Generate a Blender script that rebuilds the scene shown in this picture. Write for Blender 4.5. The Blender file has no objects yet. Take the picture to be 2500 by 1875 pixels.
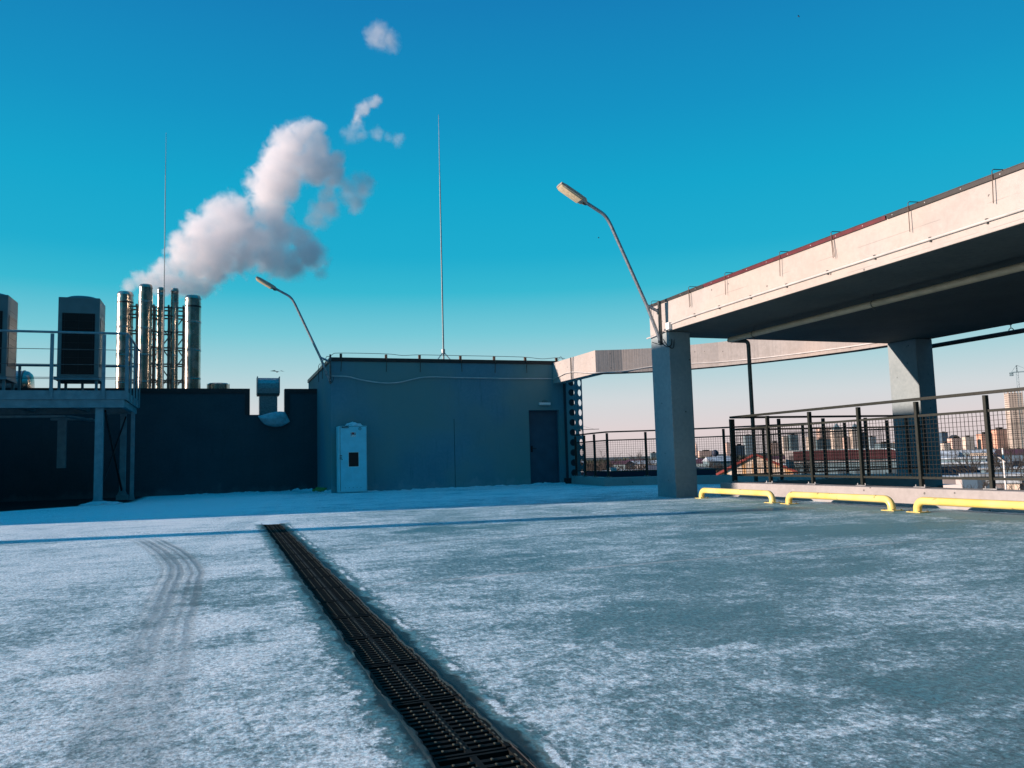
import bpy, bmesh, math, random
from mathutils import Vector, Matrix, noise as mnoise
R_ = math.radians
random.seed(7)
sc = bpy.context.scene
COL = sc.collection

# ------------------------------------------------------------------ camera
cd = bpy.data.cameras.new('camera'); cam = bpy.data.objects.new('camera', cd); COL.objects.link(cam)
yaw, pitch, roll = R_(20.162), R_(5.395), R_(1.635)
F = Vector((math.sin(yaw)*math.cos(pitch), math.cos(yaw)*math.cos(pitch), math.sin(pitch)))
Rt = Vector((math.cos(yaw), -math.sin(yaw), 0)); U = Rt.cross(F)
R2 = Rt*math.cos(roll) - U*math.sin(roll); U2 = U*math.cos(roll) + Rt*math.sin(roll)
m = Matrix((R2, U2, -F)).transposed().to_4x4(); m.translation = Vector((0, 0, .75))
cam.matrix_world = m
cd.sensor_width = 36; cd.lens = 27.9; cd.clip_start = .05; cd.clip_end = 20000
sc.camera = cam

# ------------------------------------------------------------------ sky, sun, exposure
SUNV = Vector((-1, .17, .22)).normalized()            # towards the sun
sun_el = math.asin(SUNV.z); sun_rot = math.atan2(SUNV.x, SUNV.y)
w = bpy.data.worlds.new("World"); sc.world = w; w.use_nodes = True
wt = w.node_tree; wt.nodes.clear()
wo = wt.nodes.new('ShaderNodeOutputWorld'); wb = wt.nodes.new('ShaderNodeBackground')
sky = wt.nodes.new('ShaderNodeTexSky'); sky.sky_type = 'NISHITA'; sky.sun_disc = False
sky.sun_elevation = sun_el; sky.sun_rotation = sun_rot
tc = wt.nodes.new('ShaderNodeTexCoord'); sx = wt.nodes.new('ShaderNodeSeparateXYZ')
wt.links.new(tc.outputs['Generated'], sx.inputs[0])
asn = wt.nodes.new('ShaderNodeMath'); asn.operation = 'ARCSINE'; wt.links.new(sx.outputs['Z'], asn.inputs[0])
mr = wt.nodes.new('ShaderNodeMapRange'); mr.inputs['From Min'].default_value = R_(-5); mr.inputs['From Max'].default_value = R_(90)
wt.links.new(asn.outputs[0], mr.inputs['Value'])
rp = wt.nodes.new('ShaderNodeValToRGB'); wt.links.new(mr.outputs[0], rp.inputs[0])
def lin(c): return tuple(((v/255+.055)/1.055)**2.4 if v > 10 else v/255/12.92 for v in c)
STOPS = [(0, (214, 202, 203)), (1.5, (230, 214, 215)), (4, (214, 220, 224)), (6.5, (174, 214, 222)), (9, (122, 205, 220)),
         (12, (54, 188, 214)), (14.5, (24, 176, 211)), (19, (10, 168, 208)), (24, (12, 150, 200)), (31, (16, 129, 188)), (45, (10, 122, 184)), (90, (6, 134, 200))]
e = rp.color_ramp.elements
while len(e) > 1: e.remove(e[-1])
for i, (d, c) in enumerate(STOPS):
    p_ = (d+5)/95
    el = e[0] if i == 0 else e.new(p_)
    el.position = p_; el.color = (*lin(c), 1)
ns = wt.nodes.new('ShaderNodeVectorMath'); ns.operation = 'SCALE'; ns.inputs['Scale'].default_value = .06
wt.links.new(sky.outputs[0], ns.inputs[0])
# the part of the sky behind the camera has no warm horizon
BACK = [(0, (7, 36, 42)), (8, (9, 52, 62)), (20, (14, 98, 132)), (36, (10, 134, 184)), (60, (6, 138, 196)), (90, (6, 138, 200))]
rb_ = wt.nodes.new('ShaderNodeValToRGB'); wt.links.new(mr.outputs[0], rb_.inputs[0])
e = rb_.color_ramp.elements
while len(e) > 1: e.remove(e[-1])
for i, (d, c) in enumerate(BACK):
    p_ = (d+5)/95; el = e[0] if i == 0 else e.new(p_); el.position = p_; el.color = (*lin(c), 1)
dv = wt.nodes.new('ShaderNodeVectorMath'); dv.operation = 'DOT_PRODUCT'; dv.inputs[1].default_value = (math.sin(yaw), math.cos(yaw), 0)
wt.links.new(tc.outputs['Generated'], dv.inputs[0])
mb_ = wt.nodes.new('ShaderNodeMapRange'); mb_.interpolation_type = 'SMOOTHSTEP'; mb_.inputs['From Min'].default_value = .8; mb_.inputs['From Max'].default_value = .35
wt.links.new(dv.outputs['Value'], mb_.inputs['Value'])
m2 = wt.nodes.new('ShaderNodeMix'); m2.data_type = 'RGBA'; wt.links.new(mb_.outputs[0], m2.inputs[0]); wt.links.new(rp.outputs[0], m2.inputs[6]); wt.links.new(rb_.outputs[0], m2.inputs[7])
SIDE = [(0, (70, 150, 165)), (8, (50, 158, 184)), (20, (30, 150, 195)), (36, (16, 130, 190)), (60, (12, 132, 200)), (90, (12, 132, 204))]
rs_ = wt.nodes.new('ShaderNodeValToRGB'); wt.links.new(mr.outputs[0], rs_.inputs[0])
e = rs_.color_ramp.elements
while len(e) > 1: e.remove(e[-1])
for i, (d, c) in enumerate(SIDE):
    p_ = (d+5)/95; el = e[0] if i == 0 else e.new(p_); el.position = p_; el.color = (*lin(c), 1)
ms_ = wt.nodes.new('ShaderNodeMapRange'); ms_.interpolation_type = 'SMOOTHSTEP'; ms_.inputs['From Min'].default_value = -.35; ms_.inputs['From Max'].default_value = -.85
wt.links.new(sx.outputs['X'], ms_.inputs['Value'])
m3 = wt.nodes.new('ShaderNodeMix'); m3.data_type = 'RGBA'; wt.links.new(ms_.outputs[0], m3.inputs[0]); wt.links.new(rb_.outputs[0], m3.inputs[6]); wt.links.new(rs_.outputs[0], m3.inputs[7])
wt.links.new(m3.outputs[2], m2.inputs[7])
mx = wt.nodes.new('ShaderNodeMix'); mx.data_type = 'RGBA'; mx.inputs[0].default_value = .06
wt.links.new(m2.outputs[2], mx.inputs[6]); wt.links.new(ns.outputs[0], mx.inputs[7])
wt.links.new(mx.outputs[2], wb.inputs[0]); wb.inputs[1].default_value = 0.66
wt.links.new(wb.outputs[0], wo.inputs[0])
sl = bpy.data.lights.new('sun', 'SUN'); so = bpy.data.objects.new('sun', sl); COL.objects.link(so)
sl.energy = 5; sl.angle = R_(.55); sl.color = (1, .77, .66)
so.rotation_euler = (-SUNV).to_track_quat('-Z', 'Y').to_euler(); so.location = (-40, 10, 30)
sc.view_settings.view_transform = 'Standard'; sc.view_settings.look = 'None'
sc.view_settings.gamma = 1; sc.view_settings.exposure = .6
sc.cycles.volume_bounces = 28; sc.cycles.max_bounces = 28; sc.cycles.diffuse_bounces = 5; sc.cycles.glossy_bounces = 4; sc.cycles.use_denoising = True
sc.cycles.volume_step_rate = .3; sc.cycles.transparent_max_bounces = 16

# ------------------------------------------------------------------ materials
def new_mat(name):
    m = bpy.data.materials.new(name); m.use_nodes = True
    return m, m.node_tree, m.node_tree.nodes['Principled BSDF']
def nd(t, typ, **k):
    n = t.nodes.new(typ)
    for a, v in k.items(): setattr(n, a, v)
    return n
def mth(t, op, a, b=None, c=None, clamp=False):
    n = nd(t, 'ShaderNodeMath', operation=op, use_clamp=clamp)
    for i, v in enumerate((a, b, c)):
        if v is None: continue
        if isinstance(v, (int, float)): n.inputs[i].default_value = v
        else: t.links.new(v, n.inputs[i])
    return n.outputs[0]
def maprange(t, v, a, b, c=0, d=1, smooth=True):
    n = nd(t, 'ShaderNodeMapRange', interpolation_type='SMOOTHSTEP' if smooth else 'LINEAR')
    t.links.new(v, n.inputs[0]); n.inputs[1].default_value = a; n.inputs[2].default_value = b
    n.inputs[3].default_value = c; n.inputs[4].default_value = d
    return n.outputs[0]
def noise(t, vec, scale, detail=4, rough=.55, dist=0):
    n = nd(t, 'ShaderNodeTexNoise'); n.inputs['Scale'].default_value = scale; n.inputs['Detail'].default_value = detail
    n.inputs['Roughness'].default_value = rough; n.inputs['Distortion'].default_value = dist
    if vec is not None: t.links.new(vec, n.inputs['Vector'])
    return n.outputs[0]
def mapping(t, vec, scale=(1, 1, 1), rot=(0, 0, 0)):
    n = nd(t, 'ShaderNodeMapping'); n.inputs['Scale'].default_value = scale; n.inputs['Rotation'].default_value = rot
    t.links.new(vec, n.inputs['Vector']); return n.outputs[0]
def mixc(t, f, a, b):
    n = nd(t, 'ShaderNodeMix', data_type='RGBA')
    if isinstance(f, (int, float)): n.inputs[0].default_value = f
    else: t.links.new(f, n.inputs[0])
    for i, v in ((6, a), (7, b)):
        if isinstance(v, tuple): n.inputs[i].default_value = (*v, 1)
        else: t.links.new(v, n.inputs[i])
    return n.outputs[2]
def bump(t, b, h, strength=.3, dist=.01):
    n = nd(t, 'ShaderNodeBump'); n.inputs['Strength'].default_value = strength; n.inputs['Distance'].default_value = dist
    t.links.new(h, n.inputs['Height']); t.links.new(n.outputs[0], b.inputs['Normal'])
def wpos(t):
    g = nd(t, 'ShaderNodeNewGeometry'); return g.outputs['Position']
def simple(name, col, rough=.6, metal=0, var=.15, scale=6, bs=.15, bd=.004, spec=.5):
    m, t, b = new_mat(name); p = wpos(t)
    n = noise(t, p, scale, 5)
    f = maprange(t, n, .3, .7, 1-var, 1+var)
    v = nd(t, 'ShaderNodeVectorMath', operation='SCALE'); v.inputs[0].default_value = col; t.links.new(f, v.inputs['Scale'])
    t.links.new(v.outputs[0], b.inputs['Base Color'])
    b.inputs['Roughness'].default_value = rough; b.inputs['Metallic'].default_value = metal
    b.inputs['Specular IOR Level'].default_value = spec
    if bs: bump(t, b, noise(t, p, scale*12, 3), bs, bd)
    return m
def concrete(name, c1, c2, pits=True, streak=.3, seams=0, ridges=False, bs=.5, hue=.25, salt=0):
    m, t, b = new_mat(name); p = wpos(t)
    n1 = noise(t, p, 1.3, 6, .6); n2 = noise(t, p, 14, 5, .6); n3 = noise(t, mapping(t, p, (3, 3, .35)), 3, 5, .65)
    f = mth(t, 'ADD', mth(t, 'MULTIPLY', n1, .55), mth(t, 'MULTIPLY', n2, .45))
    c = mixc(t, maprange(t, f, .35, .65), c1, c2)
    c = mixc(t, mth(t, 'MULTIPLY', maprange(t, n3, .52, .75), streak), c, tuple(v*.45 for v in c1))
    c = mixc(t, maprange(t, noise(t, p, .33, 3, .5), .42, .62, 0, hue), c, (c2[0]*1.25, c2[1]*.98, c2[2]*.78))
    h = mth(t, 'MULTIPLY', noise(t, p, 60, 4, .7), .35)
    if pits:
        vo = nd(t, 'ShaderNodeTexVoronoi'); vo.inputs['Scale'].default_value = 7; t.links.new(p, vo.inputs['Vector'])
        sel = mth(t, 'GREATER_THAN', noise(t, p, 5, 2), .52)
        pit = mth(t, 'MULTIPLY', mth(t, 'LESS_THAN', vo.outputs['Distance'], .11), sel)
        c = mixc(t, mth(t, 'MULTIPLY', pit, .8), c, tuple(v*.25 for v in c1))
        h = mth(t, 'SUBTRACT', h, pit)
    if seams:                                        # board joints left by the formwork
        s = nd(t, 'ShaderNodeSeparateXYZ'); t.links.new(p, s.inputs[0])
        fr = mth(t, 'FRACT', mth(t, 'DIVIDE', mth(t, 'ADD', s.outputs['Z'], mth(t, 'MULTIPLY', noise(t, p, .8, 2), .02)), seams))
        ln = mth(t, 'LESS_THAN', fr, .035)
        ln = mth(t, 'MULTIPLY', ln, maprange(t, noise(t, p, 2.2, 3), .45, .6))
        c = mixc(t, mth(t, 'MULTIPLY', ln, .35), c, tuple(v*.4 for v in c1))
    if ridges:
        n4 = noise(t, mapping(t, p, (11, 11, .25)), 2.2, 4, .7)
        h = mth(t, 'ADD', h, mth(t, 'MULTIPLY', n4, 1.1))
        c = mixc(t, maprange(t, n4, .5, .68, 0, .22), c, tuple(v*.6 for v in c1))
    if salt:
        sz = nd(t, 'ShaderNodeSeparateXYZ'); t.links.new(p, sz.inputs[0])
        q = mth(t, 'ADD', sz.outputs['Z'], mth(t, 'MULTIPLY', mth(t, 'SUBTRACT', noise(t, mapping(t, p, (1, 1, .5)), 2.5, 6, .7), .5), .9))
        c = mixc(t, maprange(t, q, .22, .02, 0, salt), c, (.34, .40, .42))
    t.links.new(c, b.inputs['Base Color']); b.inputs['Roughness'].default_value = .85
    bump(t, b, h, bs, .012)
    return m
M = {}
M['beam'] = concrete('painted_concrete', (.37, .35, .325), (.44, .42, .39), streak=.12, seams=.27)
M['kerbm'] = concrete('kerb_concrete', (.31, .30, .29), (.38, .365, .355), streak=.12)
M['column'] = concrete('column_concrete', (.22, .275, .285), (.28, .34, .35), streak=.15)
M['ring'] = concrete('ribbed_concrete', (.30, .285, .265), (.38, .36, .34), streak=.1, ridges=True)
M['stucco'] = concrete('grey_stucco', (.10, .225, .275), (.13, .265, .31), pits=False, streak=.35, bs=.45, hue=.9, salt=.3)
M['darkstucco'] = concrete('dark_stucco', (.03, .05, .062), (.045, .068, .08), pits=False, streak=.3, bs=.35, salt=.12)
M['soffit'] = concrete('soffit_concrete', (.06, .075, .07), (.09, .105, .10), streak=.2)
M['coping'] = simple('black_coping', (.012, .013, .015), .5, 0, .2)
M['door'] = simple('dark_door_paint', (.045, .085, .12), .5, 0, .12, 3)
M['cabinet'] = simple('cabinet_paint', (.28, .74, .82), .42, 0, .06, 5, .05)
M['cabinet2'] = simple('cabinet_frame_paint', (.42, .80, .84), .42, 0, .06, 5, .05)
M['black'] = simple('black_rubber', (.008, .008, .009), .35, 0, .2)
M['whitepaint'] = simple('white_plastic', (.75, .75, .72), .4, 0, .08)
M['red'] = simple('red_print', (.5, .03, .04), .4, 0, .1)
M['cable'] = simple('pale_conduit', (.52, .50, .47), .5, 0, .1)
M['galv'] = simple('galvanised_pole', (.33, .35, .36), .42, .7, .25, 18, .08)
M['mastmetal'] = simple('dull_mast_metal', (.20, .27, .29), .55, .2, .2, 18, .05)
M['galvdark'] = simple('weathered_steel', (.10, .105, .10), .5, .5, .3, 12, .15)
M['platform'] = simple('grey_platform_paint', (.16, .27, .30), .55, 0, .14, 7, .1)
M['darksteel'] = simple('dark_steel', (.03, .033, .036), .5, .3, .25, 10)
M['rail'] = simple('olive_railing_paint', (.014, .017, .012), .38, 0, .25, 30, .15)
M['wire'] = simple('wire_mesh_steel', (.010, .012, .010), .45, .3, .2, 30)
M['trimbrown'] = simple('brown_metal_trim', (.028, .023, .020), .45, 0, .2, 8)
M['trimred'] = simple('dark_red_metal_trim', (.10, .009, .013), .45, 0, .2, 8)
M['rebar'] = simple('rusty_rod', (.10, .07, .05), .7, .3, .3, 30)
M['pipe'] = simple('beige_pipe_paint', (.50, .40, .26), .45, 0, .12, 6, .05)
M['downpipe'] = simple('green_grey_pipe', (.085, .10, .085), .45, 0, .2, 6)
M['acbody'] = simple('ac_casing', (.10, .18, .19), .45, 0, .1, 4, .05)
M['grille'] = simple('ac_grille_dark', (.006, .0065, .007), .35, .2, .2)
M['grillewire'] = simple('ac_grille_wire', (.04, .04, .045), .4, .4, .1)
M['iron'] = simple('cast_iron', (.0025, .0045, .004), .8, 0, .5, 40, .5, .003, .2)
M['rust'] = simple('worn_iron_edge', (.07, .07, .045), .6, 0, .5, 60, .3, .002)
M['tarp'] = simple('pale_tarp', (.30, .45, .48), .65, 0, .2, 9, .4, .02)
M['foam'] = simple('yellow_green_plastic', (.20, .30, .06), .5, 0, .2, 14)
M['bird'] = simple('dark_feathers', (.05, .05, .06), .7, 0, .2)
M['lens'] = simple('lamp_diffuser', (.62, .52, .33), .3, 0, .15, 25, .1)
M['lamphead'] = simple('lamp_casing', (.42, .36, .28), .5, .1, .15, 20)
M['asphalt'] = simple('dark_asphalt', (.03, .032, .035), .8, 0, .3, 5, .3)
def yellow():
    m, t, b = new_mat('yellow_pipe_paint'); p = wpos(t)
    n = noise(t, p, 9, 6, .65)
    c = mixc(t, maprange(t, noise(t, p, 2, 3), .35, .65), (.74, .56, .14), (.80, .66, .24))
    c = mixc(t, maprange(t, n, .60, .66, 0, .75), c, (.22, .15, .07))
    t.links.new(c, b.inputs['Base Color']); b.inputs['Roughness'].default_value = .32
    bump(t, b, noise(t, p, 45, 3), .12, .004); return m
M['yellow'] = yellow()
def steel():
    m, t, b = new_mat('polished_flue_steel'); p = wpos(t)
    c = mixc(t, maprange(t, noise(t, p, 1.6, 5), .35, .65), (.36, .34, .30), (.52, .49, .43))
    c = mixc(t, maprange(t, noise(t, mapping(t, p, (4, 4, .5)), 2, 4), .56, .72, 0, .6), c, (.30, .20, .10))
    t.links.new(c, b.inputs['Base Color']); b.inputs['Metallic'].default_value = 1
    t.links.new(maprange(t, noise(t, p, 3, 4), .3, .7, .16, .34), b.inputs['Roughness'])
    bump(t, b, noise(t, mapping(t, p, (1, 1, .4)), 5, 3), .25, .03); return m
M['flue'] = steel()
def snowmat():
    m, t, b = new_mat('packed_snow'); p = wpos(t)
    c = mixc(t, maprange(t, noise(t, p, 12, 5), .35, .65), (.55, .74, .80), (.70, .84, .88))
    t.links.new(c, b.inputs['Base Color']); b.inputs['Roughness'].default_value = .7
    bump(t, b, noise(t, p, 50, 5, .7), .7, .02); return m
M['snow'] = snowmat()
def deckmat():
    m, t, b = new_mat('frosted_deck'); p = wpos(t)
    s = nd(t, 'ShaderNodeSeparateXYZ'); t.links.new(p, s.inputs[0]); X, Y = s.outputs['X'], s.outputs['Y']
    big = noise(t, mapping(t, p, (.8, 1.3, 1), (0, 0, R_(12))), .75, 6, .6, .6)
    mid = noise(t, mapping(t, p, (1, 1.35, 1), (0, 0, R_(-10))), 2.6, 7, .66, .4)
    fine = noise(t, mapping(t, p, (1.1, .9, 1)), 19, 7, .8, .2); grain = noise(t, p, 95, 5, .8)
    cov = mth(t, 'ADD', mth(t, 'MULTIPLY', big, .6), mth(t, 'MULTIPLY', mid, .8))
    cov = mth(t, 'ADD', cov, mth(t, 'MULTIPLY', fine, 1.5))
    cov = mth(t, 'ADD', cov, mth(t, 'MULTIPLY', grain, .95))       # mean about 1.85
    left = maprange(t, X, 2.6, -.2); far = maprange(t, Y, 5, 14)
    cov = mth(t, 'ADD', cov, mth(t, 'MULTIPLY', left, .20))
    cov = mth(t, 'ADD', cov, mth(t, 'MULTIPLY', far, .10))
    cov = mth(t, 'ADD', cov, mth(t, 'MULTIPLY', maprange(t, Y, 12, 16), .16))
    scr = noise(t, mapping(t, p, (.5, 2.6, 1), (0, 0, R_(-14))), 2.4, 6, .7, .2)      # wind-blown streaks
    cov = mth(t, 'ADD', cov, mth(t, 'MULTIPLY', mth(t, 'SUBTRACT', scr, .5), .35))
    def blob(cx, cy, rx, ry, amt):
        dx = mth(t, 'DIVIDE', mth(t, 'SUBTRACT', X, cx), rx); dy = mth(t, 'DIVIDE', mth(t, 'SUBTRACT', Y, cy), ry)
        d = mth(t, 'SQRT', mth(t, 'ADD', mth(t, 'MULTIPLY', dx, dx), mth(t, 'MULTIPLY', dy, dy)))
        d = mth(t, 'ADD', d, mth(t, 'MULTIPLY', mth(t, 'SUBTRACT', mid, .5), 1.6))
        return mth(t, 'MULTIPLY', maprange(t, d, 1.15, .5), amt)
    wet = blob(5.9, 6.0, 1.15, .6, .34)
    for a in ((6.5, 8.7, 1.0, .75, .34), (4.4, 6.4, .7, .3, .2), (2.3, 2.0, .5, .3, .16), (1.9, 3.2, .7, .5, .14), (.1, 5.3, .35, .9, .16),
              (7.7, 6, .55, 5, .3), (2.4, 8.6, 1.0, .35, .14), (3.2, 4.2, .9, .5, .10)):
        wet = mth(t, 'MAXIMUM', wet, blob(*a))
    # slush channel kept open beside the drain
    dd = mth(t, 'ABSOLUTE', mth(t, 'SUBTRACT', X, mth(t, 'ADD', .615, mth(t, 'MULTIPLY', mth(t, 'SUBTRACT', noise(t, p, 5, 5, .7), .5), .16))))
    near = mth(t, 'MULTIPLY', maprange(t, mth(t, 'ADD', dd, mth(t, 'MULTIPLY', mth(t, 'SUBTRACT', fine, .5), .28)), .24, .13), maprange(t, Y, 11.35, 11.0))
    slush = mth(t, 'MULTIPLY', maprange(t, mth(t, 'ADD', dd, mth(t, 'MULTIPLY', mth(t, 'SUBTRACT', mid, .5), .10)), .165, .135), maprange(t, Y, 11.2, 11.0))
    wet = mth(t, 'MAXIMUM', wet, mth(t, 'MULTIPLY', near, .75))
    cov = mth(t, 'SUBTRACT', cov, wet)
    # curved tyre track
    yy = mth(t, 'MAXIMUM', mth(t, 'SUBTRACT', Y, 6.2), 0)
    xc = mth(t, 'SUBTRACT', -.27, mth(t, 'MULTIPLY', mth(t, 'POWER', yy, 1.5), .085))
    off = mth(t, 'SUBTRACT', X, mth(t, 'ADD', xc, mth(t, 'MULTIPLY', noise(t, p, 2, 2), .04)))
    tr = mth(t, 'MULTIPLY', maprange(t, mth(t, 'ADD', mth(t, 'ABSOLUTE', off), mth(t, 'MULTIPLY', mth(t, 'SUBTRACT', fine, .5), .12)), .19, .11), maprange(t, Y, 9.8, 9.0))
    rib = mth(t, 'SINE', mth(t, 'MULTIPLY', off, 95))
    trk = mth(t, 'MULTIPLY', mth(t, 'MULTIPLY', tr, maprange(t, Y, 3.0, 6.0, .55, 1)), maprange(t, fine, .34, .6, .35, 1))
    rib = mth(t, 'MULTIPLY', mth(t, 'ADD', rib, mth(t, 'MULTIPLY', mth(t, 'SINE', mth(t, 'MULTIPLY', off, 41)), .8)), maprange(t, Y, 2.6, 4.4))
    # smeared sweep of an older track on the left
    off2 = mth(t, 'ADD', X, mth(t, 'SUBTRACT', 1.55, mth(t, 'MULTIPLY', Y, .16)))
    tr2 = mth(t, 'MULTIPLY', maprange(t, mth(t, 'ABSOLUTE', off2), .2, .1), maprange(t, mid, .4, .6))
    cov = mth(t, 'SUBTRACT', cov, mth(t, 'MULTIPLY', tr2, .12))
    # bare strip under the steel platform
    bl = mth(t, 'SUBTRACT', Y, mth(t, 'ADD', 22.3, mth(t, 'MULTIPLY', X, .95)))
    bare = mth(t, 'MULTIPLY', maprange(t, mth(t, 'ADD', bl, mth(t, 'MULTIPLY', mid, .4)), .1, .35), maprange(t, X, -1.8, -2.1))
    # faint parking bay lines
    ln = None
    for y0 in (4.97, 7.30, 9.55):
        d = maprange(t, mth(t, 'ABSOLUTE', mth(t, 'SUBTRACT', Y, y0)), .035, .02)
        ln = d if ln is None else mth(t, 'MAXIMUM', ln, d)
    ln = mth(t, 'MULTIPLY', ln, mth(t, 'MULTIPLY', maprange(t, X, .75, .95), maprange(t, X, 7.2, 7.0)))
    ln = mth(t, 'MULTIPLY', ln, maprange(t, mid, .36, .56, .25, .85))
    rx = mth(t, 'ABSOLUTE', mth(t, 'SUBTRACT', X, mth(t, 'ADD', .795, mth(t, 'MULTIPLY', mth(t, 'SUBTRACT', noise(t, p, 7, 5, .7), .5), .07))))
    crust = mth(t, 'MULTIPLY', maprange(t, mth(t, 'ADD', rx, mth(t, 'MULTIPLY', mth(t, 'SUBTRACT', grain, .5), .05)), .03, .008), maprange(t, Y, 11.2, 11.0))
    crust = mth(t, 'MULTIPLY', crust, maprange(t, noise(t, p, 2.3, 3), .35, .55, .25, 1))
    cov = mth(t, 'MAXIMUM', cov, mth(t, 'MULTIPLY', crust, 2.2))
    frost = maprange(t, cov, 1.62, 2.08)
    ice = mixc(t, maprange(t, big, .35, .65), (.075, .23, .275), (.11, .285, .33))
    sn = mixc(t, maprange(t, cov, 1.86, 2.3), (.28, .50, .57), (.82, .92, .93))
    c = mixc(t, frost, ice, sn)
    gr = noise(t, mapping(t, p, (1, .8, 1)), 55, 6, .85)
    gm = nd(t, 'ShaderNodeVectorMath', operation='SCALE'); t.links.new(c, gm.inputs[0]); t.links.new(maprange(t, gr, .36, .64, .48, 1.45), gm.inputs['Scale']); c = gm.outputs[0]
    c = mixc(t, mth(t, 'MULTIPLY', trk, maprange(t, rib, -.4, .7, .85, .35)), c, (.155, .215, .235))
    c = mixc(t, mth(t, 'MULTIPLY', ln, .55), c, (.66, .67, .68))
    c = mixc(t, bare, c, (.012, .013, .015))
    c = mixc(t, slush, c, (.012, .03, .038))
    t.links.new(c, b.inputs['Base Color'])
    rgh = maprange(t, frost, 0, 1, .36, .65, False)
    rgh = mth(t, 'ADD', rgh, mth(t, 'MULTIPLY', bare, .4), clamp=True)
    t.links.new(rgh, b.inputs['Roughness'])
    b.inputs['IOR'].default_value = 1.33
    h = mth(t, 'ADD', mth(t, 'MULTIPLY', frost, .6), mth(t, 'ADD', mth(t, 'MULTIPLY', grain, .5), mth(t, 'MULTIPLY', fine, 1.0)))
    h = mth(t, 'ADD', h, mth(t, 'ADD', mth(t, 'MULTIPLY', mid, .8), mth(t, 'MULTIPLY', crust, 1.3)))
    h = mth(t, 'ADD', h, mth(t, 'MULTIPLY', mth(t, 'MULTIPLY', rib, trk), .15))
    bump(t, b, h, .8, .014)
    return m
M['deck'] = deckmat()

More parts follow.
